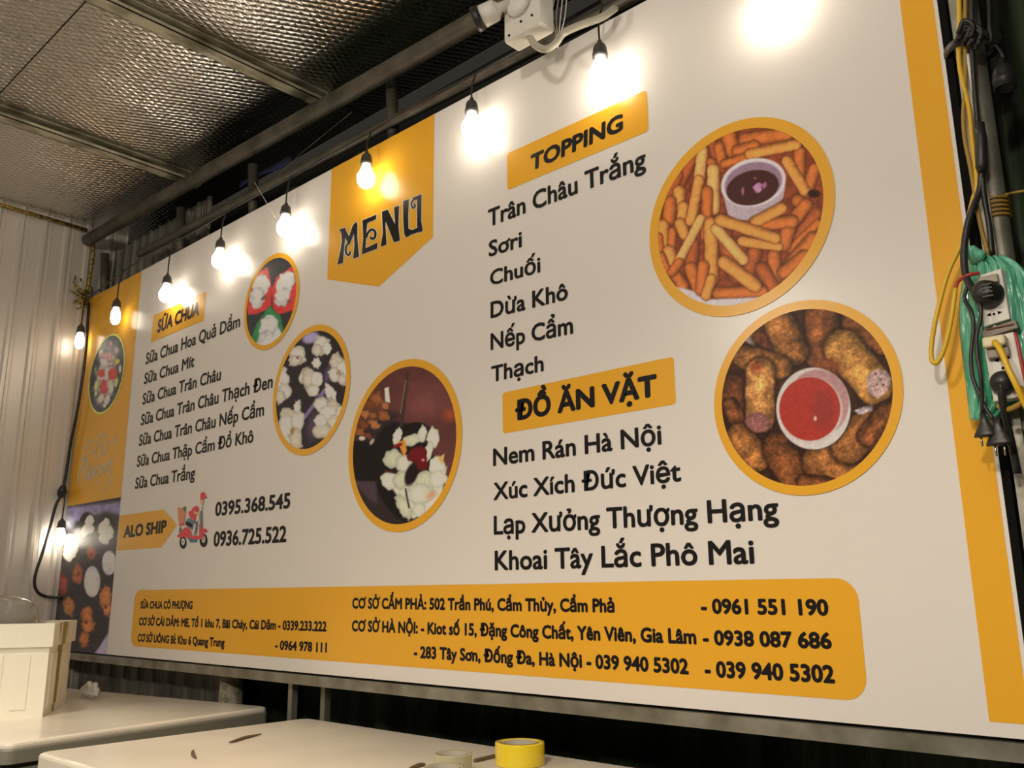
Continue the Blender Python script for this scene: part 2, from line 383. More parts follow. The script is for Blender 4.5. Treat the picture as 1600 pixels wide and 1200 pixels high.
text('0936.725.522', (333.5, 854.5), (447.5, 847), 831, .03)
for t in [('SỮA CHUA CÔ PHƯỢNG', (219.5, 951), (301, 952), 939), ('CƠ SỞ CÁI DĂM: ME, Tổ 1 khu 7, Bãi Cháy, Cái Dăm - 0339.233.222', (217, 977), (510.5, 987), 964.5),
          ('CƠ SỞ UÔNG BÍ: Khu 6 Quang Trung', (215, 1002.5), (351, 1011), 990), ('- 0964 978 111', (430, 1015), (511, 1020), 1000),
          ('CƠ SỞ CẨM PHẢ: 502 Trần Phú, Cẩm Thủy, Cẩm Phả', (550.6, 951), (961, 957.5), 934), ('- 0961 551 190', (1096, 959), (1296, 962.5), 935),
          ('CƠ SỞ HÀ NỘI: - Kiot số 15, Đặng Công Chất, Yên Viên, Gia Lâm', (550, 986.5), (1089, 1007), 969),
          ('- 0938 087 686', (1099, 1008), (1301, 1014.5), 984), ('- 283 Tây Sơn, Đống Đa, Hà Nội - 039 940 5302', (647, 1028), (1077, 1054), 1009),
          ('- 039 940 5302', (1102, 1058), (1305.6, 1068), 1032)]:
    text(*t, off=.042)
# ---- shapes drawn by hand: the decorated MENU letters, the script logo, the scooter
def offset_poly(P, d):
    P = np.array(P, float); A = 0
    for i in range(len(P)): A += P[i-1][0]*P[i][1]-P[i][0]*P[i-1][1]
    s = 1 if A > 0 else -1; out = []
    for i in range(len(P)):
        a = P[i]-P[i-1]; b = P[(i+1) % len(P)]-P[i]
        n1 = np.array([a[1], -a[0]])/(np.hypot(*a)+1e-9); n2 = np.array([b[1], -b[0]])/(np.hypot(*b)+1e-9)
        n = n1+n2; n /= max(np.hypot(*n), .4); out.append(P[i]+s*d*n)
    return out
def multi(name, polys, mt, layer, parent, conv):      # several flat polygons joined in one print
    V, Fc = [], []
    for i_, pl in enumerate(polys):
        b = len(V); V += [(*[conv(*p)[0]], -layer*.0008-(i_ % 23)*.00002, conv(*p)[1]) for p in pl]; Fc.append(tuple(range(b, b+len(pl))))
    me = bpy.data.meshes.new(name); me.from_pydata(V, [], Fc); bm = bmesh.new(); bm.from_mesh(me)
    bmesh.ops.triangulate(bm, faces=bm.faces[:])
    for f in bm.faces:
        f.normal_update()
        if f.normal.y > 0: f.normal_flip()
    bm.to_mesh(me); bm.free(); me.materials.append(mt); o = link(bpy.data.objects.new(name, me)); setparent(o, parent); return o
def strips(pts, w):
    L_, R_ = stroke_poly(pts, w); return [[L_[i], L_[i+1], R_[i+1], R_[i]] for i in range(len(L_)-1)]
cm = lambda u, v: P2(500+.1918*u, 230+.1917*v)
letters = {
 'M': ([[(160, 672), (212, 655), (210, 740), (200, 830), (190, 945), (145, 958), (170, 840), (182, 760), (178, 705)], [(203, 656), (250, 745), (240, 800), (198, 715)],
        [(300, 606), (306, 640), (244, 800), (228, 765), (270, 640)], [(278, 650), (308, 620), (308, 740), (322, 893), (274, 910), (284, 800)]],
       [([(238, 780), (216, 815), (218, 865), (240, 880), (252, 852)], 17)]),
 'E': ([[(350, 598), (396, 582), (380, 700), (374, 865), (343, 875), (356, 740)], [(350, 598), (464, 550), (460, 588), (356, 634)], [(346, 874), (350, 838), (472, 778), (468, 828)]],
       [([(376, 742), (396, 696), (428, 672), (454, 694), (450, 735), (428, 748), (414, 732)], 19)]),
 'N': ([[(508, 527), (548, 514), (536, 640), (546, 795), (498, 812), (516, 700)], [(508, 527), (556, 510), (640, 680), (655, 762), (606, 776)], [(606, 492), (648, 476), (642, 640), (655, 762), (618, 720), (614, 590)]], []),
 'U': ([[(680, 440), (728, 424), (722, 560), (724, 660), (730, 700), (708, 738), (690, 712), (682, 600)], [(796, 398), (830, 384), (828, 600), (842, 684), (808, 696), (794, 640)],
        [(706, 700), (726, 668), (760, 676), (800, 655), (806, 694), (750, 712), (708, 738)], [(752, 416), (800, 397), (828, 386), (800, 426), (772, 428)]],
       [([(800, 420), (765, 430), (748, 465), (762, 498), (780, 480), (768, 462)], 14)]),
}
for k, (pl, st) in letters.items():
    blk = list(pl); wht = [offset_poly(p, 6) for p in pl]
    for s_, w_ in st: blk += strips(s_, w_); wht += strips(s_, w_+12)
    o = multi('lettering', wht, M['whiteink'], 2, bn, cm); o['label'] = 'white outline of a decorated letter'
    multi('lettering', blk, M['black'], 3, bn, cm)
cl = lambda u, v: P2(100+.1166*u, 640+.1167*v)
lg = []
for s_ in [[(285, 450), (330, 405), (400, 425), (440, 455), (470, 430)], [(380, 470), (330, 500), (290, 520), (260, 500)], [(400, 545), (340, 590), (280, 620), (240, 700)],
           [(545, 350), (500, 325), (470, 380), (455, 470), (418, 560), (440, 645), (500, 590)], [(548, 420), (582, 470), (560, 570), (515, 605), (505, 520), (548, 420)],
           [(540, 380), (565, 350), (590, 385)], [(300, 640), (255, 760), (215, 850), (195, 970)], [(240, 690), (300, 660), (330, 720), (290, 780), (235, 800)],
           [(345, 720), (310, 840), (275, 950)], [(290, 900), (330, 850), (325, 950)], [(360, 790), (350, 920), (390, 900), (400, 770)], [(400, 780), (405, 920)],
           [(440, 760), (425, 860), (465, 870), (480, 780), (440, 760)], [(510, 730), (495, 860)], [(510, 760), (550, 740), (545, 860)], [(600, 720), (575, 800), (610, 830), (635, 730)],
           [(560, 740), (600, 700), (665, 680)], [(640, 700), (615, 860), (650, 940), (590, 1000), (552, 1085)], [(440, 955), (440, 990)], [(620, 430), (720, 345)], [(640, 445), (710, 440)]]:
    lg += strips(s_, 20)
multi('lettering', lg, M['cream'], 2, bn, cl)['label'] = 'pale handwritten script lettering'
cs = lambda u, v: P2(260+.1*u, 750+.1*v)
def ell(cx, cz, rx, rz, n=20, a0=0): return [(cx+rx*math.cos(a0+2*PI*i/n), cz+rz*math.sin(a0+2*PI*i/n)) for i in range(n)]
RED = mat('scooter_red_ink', ink((165, 45, 45), (165, 150, 130)), .4); GRY = mat('scooter_grey_ink', ink((70, 82, 82), (165, 150, 130)), .4)
SKN = mat('scooter_skin_ink', ink((190, 120, 90), (165, 150, 130)), .4); TAN = mat('crate_brown_ink', ink((160, 98, 66), (165, 150, 130)), .4)
GRN = mat('scooter_green_ink', ink((60, 90, 40), (165, 150, 130)), .4); TEA = mat('scooter_teal_ink', ink((40, 84, 88), (165, 150, 130)), .4)
pic = empty('scooter_picture', (at(300, 820)[0], 0, at(300, 820)[2])); setparent(pic, bn)
multi('wheel', [ell(265, 980, 55, 95), ell(585, 945, 62, 105)], M['black'], 2, pic, cs)
multi('wheel_hub', [ell(268, 965, 28, 55), ell(588, 925, 28, 58)], M['whiteink'], 3, pic, cs)
multi('hub_cap', [ell(268, 965, 10, 22), ell(588, 925, 10, 24)], GRY, 4, pic, cs)
multi('body', [[(175, 880), (230, 810), (300, 740), (360, 740), (400, 820), (410, 905), (340, 915), (290, 880), (230, 915)], [(520, 680), (560, 680), (575, 760), (600, 880), (555, 930), (520, 900)],
               [(575, 770), (620, 755), (655, 800), (610, 830)], [(400, 880), (520, 870), (520, 920), (410, 925)]], RED, 4, pic, cs)
multi('running_board', [[(345, 910), (495, 910), (480, 970), (380, 975)]], TEA, 4, pic, cs)
multi('crate', [[(182, 430), (240, 430), (310, 470), (300, 600), (275, 700), (205, 715), (190, 580)]], TAN, 4, pic, cs)
multi('leaf', [[(265, 440), (310, 405), (315, 470), (290, 500)]], GRN, 5, pic, cs)
multi('rider', [[(355, 500), (400, 475), (440, 420), (490, 405), (520, 440), (500, 500), (470, 560), (460, 640), (400, 600), (365, 560)], [(545, 210), (590, 185), (620, 230), (645, 275), (600, 290), (560, 320), (540, 290)], [(210, 695), (290, 665), (290, 700), (215, 718)]], RED, 5, pic, cs)
multi('skin', [[(440, 470), (480, 500), (520, 500), (550, 530), (520, 560), (450, 530)], [(530, 325), (600, 310), (595, 365), (545, 365)]], SKN, 6, pic, cs)
multi('trousers', [[(365, 590), (460, 640), (500, 655), (490, 800), (460, 870), (430, 790), (320, 710), (310, 650)], [(545, 480), (570, 480), (575, 760), (560, 790), (535, 620)], [(215, 740), (245, 740), (235, 820), (205, 820)]], GRY, 5, pic, cs)
multi('seat', [[(315, 650), (395, 670), (430, 720), (410, 740), (315, 705)]], M['black'], 6, pic, cs)
multi('legshield', [[(445, 690), (475, 690), (450, 840), (415, 880)], [(480, 560), (520, 560), (520, 640), (490, 640)], [(530, 380), (590, 370), (560, 480), (535, 480)]], M['whiteink'], 6, pic, cs)

# ---- printed photographs: coloured grids
def vnoise(u, v, sc, seed):
    x = u/sc; y = v/sc; xi = np.floor(x).astype(int); yi = np.floor(y).astype(int); fx = x-xi; fy = y-yi
    fx = fx*fx*(3-2*fx); fy = fy*fy*(3-2*fy)
    def h(a, b):
        n = (a*374761393+b*668265263+seed*1442695041) & 0x7fffffff; n = ((n ^ (n >> 13))*1274126177) & 0x7fffffff
        return ((n ^ (n >> 16)) & 0xffff)/65535.0
    return (h(xi, yi)*(1-fx)+h(xi+1, yi)*fx)*(1-fy)+(h(xi, yi+1)*(1-fx)+h(xi+1, yi+1)*fx)*fy
def fbm(u, v, sc, seed): return .5*vnoise(u, v, sc, seed)+.3*vnoise(u, v, sc/2, seed+1)+.2*vnoise(u, v, sc/4, seed+2)
class Paint:
    def __init__(s, X, Z, f0, f1):              # banner points -> crop coordinates the picture was studied in
        d = np.stack([X-CAM[0], np.full_like(X, -CAM[1]), Z-CAM[2]], -1)
        dep = d@_F; s.u = (800+F*(d@RT)/dep-f0[0])/f1[0]; s.v = (600-F*(d@UP)/dep-f0[1])/f1[1]; s.c = np.zeros(X.shape+(3,))
    def bg(s, col): s.c[:] = col
    def mix(s, a, col): a = np.clip(a, 0, 1)[..., None]; s.c = s.c*(1-a)+np.asarray(col, float)*a
    def ell(s, cx, cy_, rx, ry, col, ang=0, soft=.12, rim=0, wob=0, seed=1):
        t = math.radians(ang); dx, dy = s.u-cx, s.v-cy_; a = (dx*math.cos(t)+dy*math.sin(t))/rx; b = (-dx*math.sin(t)+dy*math.cos(t))/ry
        r = np.hypot(a, b)
        if wob: r = r*(1+wob*(vnoise(s.u, s.v, min(rx, ry)*.45, seed)-.5)*2)
        m = np.clip((1-r)/soft, 0, 1)
        if rim:
            c = np.asarray(col, float)*(1-rim*np.clip(r, 0, 1)[..., None]**3); a_ = m[..., None]; s.c = s.c*(1-a_)+c*a_
        else: s.mix(m, col)
    def cap(s, x1, y1, x2, y2, w, col, edge=.5, dark=(70, 25, 12), tex=.12, seed=3, halo=.3):
        dx, dy = x2-x1, y2-y1; L_ = dx*dx+dy*dy; t = np.clip(((s.u-x1)*dx+(s.v-y1)*dy)/L_, 0, 1)
        q = np.hypot(s.u-x1-t*dx, s.v-y1-t*dy)/w; sd = ((s.u-x1)*dy-(s.v-y1)*dx)/math.sqrt(L_)/w
        q = q*(1+.10*(vnoise(s.u, s.v, w*.8, seed)-.5))
        if halo: s.mix(np.clip((1.22-q)/.25, 0, 1)*halo*1.4, dark)
        sh = 1.10-edge*np.clip(q, 0, 1)**2.4-.14*sd+tex*(fbm(s.u, s.v, w*.7, seed)-.5)*2
        a_ = np.clip((1-q)/.12, 0, 1)[..., None]; s.c = s.c*(1-a_)+np.asarray(col, float)*sh[..., None]*a_
    def poly(s, pts, col, soft=5, tex=0):
        P = pts; ins = np.zeros(s.u.shape, bool); dm = np.full(s.u.shape, 1e9)
        for i in range(len(P)):
            (x1, y1), (x2, y2) = P[i-1], P[i]
            c = ((y1 > s.v) != (y2 > s.v)) & (s.u < (x2-x1)*(s.v-y1)/((y2-y1) or 1e-9)+x1); ins ^= c
            dx, dy = x2-x1, y2-y1; t = np.clip(((s.u-x1)*dx+(s.v-y1)*dy)/((dx*dx+dy*dy) or 1e-9), 0, 1)
            dm = np.minimum(dm, np.hypot(s.u-x1-t*dx, s.v-y1-t*dy))
        col = np.asarray(col, float)
        a = np.clip(np.where(ins, .5+dm/soft, .5-dm/soft), 0, 1)[..., None]
        c = col*(1+tex*(fbm(s.u, s.v, 30, 5)-.5)*2)[..., None] if tex else col
        s.c = s.c*(1-a)+c*a
    def grain(s, sc, amt, seed=9): s.c = s.c*(1+amt*(fbm(s.u, s.v, sc, seed)-.5)*2)[..., None]
def photo(x0, z0, x1, z1, n, m, f0, f1, ref, painter, circle=None, label=None, ringw=0, ringmat='yellow', layer=2):
    xs = np.linspace(x0, x1, n); zs = np.linspace(z0, z1, m); X, Z = np.meshgrid(xs, zs); p = Paint(X, Z, f0, f1); painter(p)
    col = np.clip(lin(np.clip(p.c, 0, 255))/lin(ref)*WHITE, .003, .86)
    idx = np.arange(n*m).reshape(m, n); f = np.stack([idx[:-1, :-1], idx[:-1, 1:], idx[1:, 1:], idx[1:, :-1]], -1).reshape(-1, 4)
    if circle:
        cx, cz, r = circle; xc = (X[:-1, :-1]+(xs[1]-xs[0])/2-cx).ravel(); zc = (Z[:-1, :-1]+(zs[1]-zs[0])/2-cz).ravel()
        f = f[np.hypot(xc, zc) < r+.004]
    used = np.unique(f); rm = np.full(n*m, -1); rm[used] = np.arange(len(used)); f = rm[f]
    V = np.stack([X.ravel(), np.full(n*m, -layer*.0008), Z.ravel()], -1)[used]
    me = bpy.data.meshes.new('photo_print'); me.from_pydata(V.tolist(), [], f.tolist()); me.update()
    at_ = me.color_attributes.new('ink', 'FLOAT_COLOR', 'POINT'); c4 = np.ones((len(used), 4)); c4[:, :3] = col.reshape(-1, 3)[used]
    at_.data.foreach_set('color', c4.ravel()); me.materials.append(M['print'])
    o = link(bpy.data.objects.new('photo_print', me)); setparent(o, bn)
    if label: o['label'] = label
    if circle:
        cx, cz, r = circle; k = 96; V = []; y = -(layer+1)*.0008
        for i in range(k):
            a = 2*PI*i/k; V += [(cx+r*math.cos(a), y, cz+r*math.sin(a)), (cx+(r+ringw)*math.cos(a), y, cz+(r+ringw)*math.sin(a))]
        Fc = [(2*i, (2*i+2) % (2*k), (2*i+3) % (2*k), 2*i+1) for i in range(k)]
        mesh('ring_border', V, Fc, M[ringmat], o)
    return o
G = [(206, 128, 58), (182, 96, 42), (218, 148, 80), (158, 78, 36)]
def fries(p):
    p.bg((128, 58, 30)); p.grain(40, .35)
    L_ = [(560,250,640,460,38,3),(900,300,1230,250,40,3),(700,220,730,330,55,1),(820,240,1150,190,48,1),(760,330,900,290,40,1),(420,380,300,620,36,3),(300,520,230,720,36,3),(620,300,650,430,36,1),
              (1250,340,1250,500,40,1),(1370,470,1300,660,42,1),(1240,720,1390,820,46,1),(1300,760,1180,900,50,1),(1380,830,1250,1010,50,3),(1390,900,1180,1100,30,1),
              (310,650,300,750,46,0),(240,730,230,860,46,1),(340,770,330,900,40,0),(320,900,350,980,42,0),(180,920,180,1060,48,0),(150,1000,160,1120,30,1),(255,960,250,1070,30,1),(230,1110,260,1200,42,0),(170,1150,220,1290,30,1),
              (420,1060,400,1250,46,3),(400,1250,460,1400,46,1),(270,1290,340,1380,38,1),(660,1000,760,1300,60,3),(900,1120,860,1260,52,3),(1050,1150,1060,1330,46,1),(960,1250,1050,1400,50,3),(1180,1200,1350,1010,44,1),(1120,1280,1280,1150,44,1),
              (660,430,880,360,30,1),(860,355,1220,280,38,0),(1150,410,1290,640,40,0),(490,330,465,560,40,2),(462,560,400,880,38,0),(560,420,600,540,34,1),(575,480,578,780,44,2),(530,650,520,1000,40,1),
              (1180,880,1130,1060,50,1),(940,910,1190,880,44,1)]
    for i, (a, b, c, d, w_, k) in enumerate(L_): p.cap(a, b, c, d, w_*1.16, G[k], seed=i)
    p.ell(1360, 665, 60, 40, (50, 22, 14), soft=.4)
    p.poly([(200, 1380), (330, 1400), (470, 1440), (560, 1490), (720, 1475), (1000, 1462), (1100, 1600), (300, 1600)], (196, 178, 172), 16)
    # dip cup
    p.poly([(640, 620), (690, 830), (760, 870), (880, 870), (1020, 800), (1120, 700), (1140, 600)], (176, 150, 150), 10)
    p.ell(888, 578, 262, 190, (206, 184, 186), -14, .04); p.ell(888, 582, 238, 168, (140, 108, 118), -14, .08)
    p.ell(882, 618, 214, 138, (62, 24, 22), -14, .06); p.grain(14, .08)
    p.ell(920, 620, 42, 36, (178, 120, 150), -40, .3, wob=.3); p.ell(975, 600, 20, 34, (150, 90, 110), 20, .4); p.ell(805, 645, 13, 40, (150, 90, 110), 0, .4); p.ell(900, 545, 20, 9, (130, 70, 76), 0, .5)
    for i, (a, b, c, d, w_, k) in enumerate([(900,885,1105,778,46,0),(480,860,300,1200,36,2),(310,1200,250,1280,36,1),(556,900,562,1330,54,0),(500,1230,480,1420,46,1),(560,1330,520,1460,40,0),(610,1440,960,1425,44,1),
              (660,1200,900,1380,54,0),(800,1035,1080,1075,40,0),(600,940,810,1180,44,2),(630,870,1060,1010,46,0)]): p.cap(a, b, c, d, w_*1.05, G[k], seed=60+i)
    p.grain(9, .06)
def nuggets(p):
    p.bg((62, 32, 20)); B = [(150, 92, 46), (118, 66, 34), (178, 116, 60), (96, 50, 28)]
    p.poly([(200, 230), (300, 150), (340, 230), (280, 300)], (170, 150, 138), 20)
    for i, (a, b, c, d, w_, k) in enumerate([(820,150,980,270,66,1),(650,120,650,330,98,1),(340,220,420,300,80,3),(420,170,490,310,92,0),(230,345,420,400,72,0),(160,520,190,690,84,3),
              (150,620,200,720,50,1),(200,790,290,900,84,0),(410,850,520,1030,92,1),(640,920,800,1000,105,0),(800,830,980,680,112,0),(900,780,1010,640,60,1),(560,1040,700,1060,50,1)]):
        p.cap(a, b, c, d, w_, B[k], .62, (40, 18, 10), .42, i+5, .5)
    p.poly([(830, 640), (930, 600), (930, 640), (860, 665)], (180, 160, 158), 10)
    p.cap(770, 300, 940, 500, 112, (176, 118, 58), .5, (40, 18, 10), .4, 33, .5); p.ell(700, 400, 90, 70, (120, 62, 34), 30, .6)
    p.ell(962, 490, 74, 82, (188, 150, 140), 20, .16, .15, .1); 
    for a, b in ((950, 440), (975, 470), (990, 500), (955, 500)): p.ell(a, b, 9, 8, (110, 70, 62))
    p.cap(315, 430, 310, 680, 86, (186, 122, 66), .5, (40, 18, 10), .34, 21, .5); p.ell(290, 400, 55, 50, (140, 66, 34), 0, .8); p.ell(300, 705, 82, 58, (146, 90, 82), 10, .2, .3, .1)
    p.grain(34, .22, 11); p.grain(15, .30, 12); p.grain(8, .24, 13); p.ell(608, 632, 218, 236, (50, 28, 20), 0, .08)
    p.ell(605, 630, 208, 229, (206, 190, 176), 0, .03); p.ell(630, 600, 176, 190, (176, 128, 122), 0, .06); p.ell(590, 640, 182, 190, (198, 178, 166), 0, .08)
    p.ell(585, 632, 171, 178, (166, 50, 38), 0, .03); p.ell(660, 640, 80, 140, (146, 50, 42), 0, .5); p.ell(615, 685, 10, 18, (226, 170, 150), 0, .4)
    p.grain(14, .10)
def dish(p):
    p.bg((92, 50, 44)); p.ell(560, 300, 200, 180, (112, 62, 54), 0, .8); p.ell(720, 410, 70, 60, (150, 66, 40), 0, .9); p.grain(120, .15)
    p.poly([(400, 400), (300, 380), (60, 560), (60, 1150), (560, 1150), (420, 900), (330, 500)], (46, 34, 32), 60)
    p.ell(430, 780, 210, 345, (22, 17, 17), -14, .06); p.poly([(60, 570), (240, 590), (255, 830), (60, 840)], (20, 15, 14), 10)
    p.poly([(90, 830), (240, 840), (250, 980), (200, 960)], (70, 52, 56), 20)
    p.poly([(430, 130), (455, 130), (415, 480), (392, 480)], (62, 44, 38), 6); p.poly([(430, 180), (438, 180), (402, 400), (396, 400)], (130, 100, 70), 5)
    for i, (x, y, r) in enumerate([(240, 300, 60), (200, 340, 45), (170, 400, 40), (290, 410, 45), (160, 470, 45), (230, 470, 40), (140, 520, 35), (190, 540, 30), (300, 350, 30), (220, 410, 30)]):
        p.ell(x, y, r, r*.8, [(150, 84, 44), (120, 62, 34), (172, 106, 60)][i % 3], 30, .3, .5, .4, i)
    p.poly([(295, 235), (322, 225), (332, 330), (300, 320)], (206, 196, 160), 6); p.ell(150, 558, 26, 18, (200, 180, 150), 0, .4); p.ell(214, 580, 14, 30, (170, 150, 130), 30, .4)
    p.ell(500, 500, 95, 50, (20, 16, 15), 0, .2); p.poly([(330, 860), (700, 740), (650, 1000), (480, 1080)], (206, 198, 164), 14, .05)
    C_ = [(214, 206, 172), (196, 188, 152), (206, 196, 166)]
    for i, (x, y, rx, ry, a) in enumerate([(380, 545, 30, 62, 15), (470, 570, 70, 40, -20), (540, 530, 30, 60, 10), (610, 555, 42, 72, -5), (350, 690, 62, 70, 20), (420, 720, 56, 60, 0), (330, 830, 66, 60, 0), (400, 830, 52, 66, 20),
              (575, 650, 30, 80, 20), (640, 740, 58, 70, 0), (560, 830, 80, 70, 0), (520, 920, 90, 80, 0), (640, 820, 60, 60, 0), (420, 1000, 42, 100, -28), (520, 1020, 46, 50, 0)]):
        p.ell(x, y, rx, ry, C_[i % 3], a, .12, .22, .16, i)
    p.ell(600, 925, 60, 36, (196, 140, 100), -30, .9); p.poly([(640, 690), (685, 655), (670, 730)], (206, 160, 80), 6)
    p.ell(470, 790, 45, 90, (30, 18, 18), 20, .3); p.ell(510, 670, 70, 62, (104, 22, 24), 0, .14, .3, .2); p.ell(540, 730, 42, 42, (96, 20, 22), 0, .2); p.ell(545, 698, 13, 12, (210, 110, 110), 0, .4)
    p.poly([(275, 765), (330, 765), (390, 790), (330, 782)], (80, 26, 24), 4); p.poly([(380, 580), (430, 570), (440, 640), (420, 680)], (206, 130, 50), 6); p.ell(380, 605, 40, 14, (120, 26, 26), -20, .3)
    p.poly([(425, 880), (435, 880), (460, 1010), (450, 1010)], (30, 24, 20), 4); p.grain(10, .08)
def yog(p):
    p.bg((40, 33, 33)); p.ell(385, 500, 60, 40, (150, 134, 160), -20, .4); p.poly([(345, 945), (470, 775), (460, 830), (350, 970)], (120, 100, 128), 8); p.ell(490, 700, 30, 90, (80, 64, 84), 20, .6); p.ell(400, 1000, 50, 120, (72, 58, 70), 10, .7)
    C_ = [(204, 190, 164), (190, 174, 148), (212, 200, 176)]
    for i, (x, y, rx, ry, a) in enumerate([(445, 545, 52, 62, 0), (420, 570, 36, 36, 0), (480, 560, 26, 40, 0), (310, 600, 56, 58, -20), (300, 630, 44, 34, -20), (418, 645, 28, 34, 0), (345, 720, 30, 46, 20), (380, 730, 50, 62, 0), (420, 740, 34, 46, 0), (400, 800, 40, 40, 0), (535, 640, 46, 52, 0), (560, 690, 44, 60, 0), (520, 710, 36, 46, 0),
              (565, 740, 30, 40, 0), (215, 760, 52, 90, 10), (240, 800, 40, 50, 0), (210, 840, 30, 44, 0), (500, 820, 30, 62, -20), (450, 880, 50, 48, 0), (510, 900, 40, 60, 0), (480, 940, 60, 60, 0), (520, 1000, 60, 60, 0), (450, 1030, 60, 50, 0), (440, 970, 36, 40, 0), (310, 900, 22, 50, 10), (260, 950, 56, 60, 0), (250, 1020, 56, 90, 0), (310, 980, 40, 70, 10), (300, 1080, 40, 80, 0), (560, 930, 30, 50, 0)]):
        p.ell(x, y, rx, ry, C_[i % 3], a, .14, .32, .22, i)
    p.ell(545, 700, 22, 20, (150, 126, 104), 0, .6); p.ell(280, 1030, 14, 30, (150, 110, 60), 0, .6); p.ell(310, 615, 10, 10, (120, 70, 60), 0, .5); p.grain(12, .10)
def cups(p):
    p.bg((44, 42, 40))
    for (pt, cl_) in [([(30, 370), (20, 300), (60, 150), (140, 98), (165, 220), (160, 330), (80, 365)], (190, 52, 48)), ([(165, 220), (190, 160), (280, 95), (310, 200), (300, 340), (200, 370), (170, 330)], (190, 52, 48)), ([(40, 520), (80, 420), (150, 320), (215, 380), (232, 470), (200, 560), (90, 560)], (44, 112, 62))]: p.poly(pt, cl_, 8)
    for i, (x, y, rx, ry, a) in enumerate([(98, 205, 56, 66, 10), (80, 270, 46, 66, 10), (238, 200, 52, 86, 25), (225, 270, 44, 60, 20), (150, 450, 60, 86, 10), (140, 520, 66, 60, 0), (195, 490, 30, 46, 0)]):
        p.ell(x, y, rx, ry, [(200, 192, 180), (190, 182, 170)][i % 2], a, .12, .25, .16, i)
    p.ell(120, 275, 26, 14, (110, 70, 66), -30, .6); p.ell(262, 292, 16, 12, (110, 70, 66), 0, .6); p.grain(14, .16); p.grain(50, .10)
def fruit(p):
    p.bg((60, 58, 60)); p.ell(330, 600, 130, 330, (138, 116, 106), 8, .3, wob=.25); p.grain(60, .2); p.grain(24, .3)
    for i, (x, y, rx, ry, a, c) in enumerate([(270, 370, 30, 50, 10, (150, 130, 116)), (340, 410, 70, 60, 0, (160, 120, 110)), (380, 260, 16, 30, 0, (170, 110, 90)), (440, 330, 30, 44, 10, (140, 116, 104)), (450, 460, 46, 30, -50, (150, 136, 60)), (300, 470, 50, 60, 0, (168, 150, 140)),
              (210, 560, 20, 60, 0, (90, 110, 60)), (270, 590, 44, 40, -20, (180, 60, 50)), (400, 600, 52, 80, 10, (176, 56, 46)), (330, 580, 20, 70, 0, (190, 170, 156)), (300, 740, 44, 90, 5, (160, 60, 60)), (220, 720, 26, 66, 10, (150, 150, 84)), (380, 740, 30, 90, 0, (170, 156, 130)), (440, 690, 20, 60, 10, (150, 140, 80)),
              (270, 860, 34, 60, 20, (180, 150, 120)), (340, 880, 30, 70, 20, (176, 166, 140)), (480, 540, 16, 50, 0, (170, 160, 130)), (310, 940, 20, 36, 10, (170, 150, 120)), (215, 810, 20, 40, 0, (150, 140, 90))]):
        p.ell(x, y, rx, ry, c, a, .25, .3, .25, i)
    p.grain(20, .14)
def table(p):
    p.bg((48, 42, 42)); p.poly([(100, 60), (540, 20), (540, 130), (420, 90), (300, 130), (160, 170), (90, 130)], (110, 100, 122), 30); p.ell(130, 170, 60, 60, (150, 146, 160), 0, .8)
    p.poly([(440, 880), (440, 1200), (290, 1200), (360, 1110), (430, 1000)], (138, 120, 138), 12)
    C_ = [(206, 202, 166), (196, 190, 150)]
    for (x, y, rx, ry) in ((275, 190, 66, 98), (420, 225, 76, 110), (145, 350, 80, 122)): p.ell(x, y, rx, ry, (34, 30, 32), 0, .08)
    for i, (x, y, rx, ry, a) in enumerate([(290, 165, 34, 52, 10), (255, 235, 32, 50, 10), (295, 225, 30, 40, 0), (385, 220, 34, 56, 0), (415, 180, 26, 40, 0), (440, 250, 32, 56, 0), (400, 290, 46, 46, 0), (145, 330, 60, 66, 10), (130, 400, 46, 72, 0), (170, 380, 34, 70, 10)]):
        p.ell(x, y, rx, ry, C_[i % 2], a, .14, .25, .2, i)
    for (x, y, rx, ry) in ((435, 478, 54, 94), (308, 618, 62, 120)): p.ell(x, y, rx, ry, (176, 160, 160), 0, .06, .1); 
    for i, (x, y, rx, ry, c) in enumerate([(300, 400, 40, 62, (128, 70, 52)), (200, 560, 44, 86, (134, 74, 50)), (90, 640, 40, 90, (120, 54, 46)), (135, 810, 50, 80, (150, 96, 56)), (268, 880, 50, 80, (158, 92, 54)), (280, 950, 56, 60, (158, 92, 54)), (250, 1050, 40, 70, (150, 86, 50)), (410, 740, 48, 110, (166, 98, 58)), (420, 830, 36, 50, (166, 98, 58))]):
        p.ell(x, y, rx, ry, c, 0, .2, .35, .25, i)
    for (x, y) in ((265, 925), (410, 808), (302, 415), (205, 560)): p.ell(x, y, 12, 15, (70, 30, 20), 0, .4)
    p.grain(26, .2)
def circ(cx, cz, R, ring, f0, f1, ref, fn, n, label, rm='yellow'):
    r = R-ring; photo(cx-r-.006, cz-r-.006, cx+r+.006, cz+r+.006, n, n, f0, f1, ref, fn, (cx, cz, r), label, ring, rm)
circ(-1.039, 2.392, .269, .029, (1000, 170), (.2, .2), (196, 180, 160), fries, 250, 'round photo of french fries around a dip cup')
circ(-.899, 1.886, .2365, .0225, (1100, 460), (.2833, .2833), (212, 196, 178), nuggets, 230, 'round photo of fried rolls around a red sauce cup')
circ(-2.373, 1.943, .3045, .027, (530, 550), (.2415, .2417), (196, 180, 158), dish, 190, 'round photo of white pieces with red jam in black dish')
circ(-2.948, 2.233, .266, .026, (380, 390), (.2748, .275), (184, 170, 150), yog, 150, 'round photo of many small cream bowls on black')
circ(-3.274, 2.681, .217, .022, (380, 390), (.2748, .275), (180, 166, 148), cups, 110, 'round photo of two red cups and one green cup')
M['lime'] = mat('lime_ring_ink', ink((170, 146, 50), (150, 135, 118)), .4)
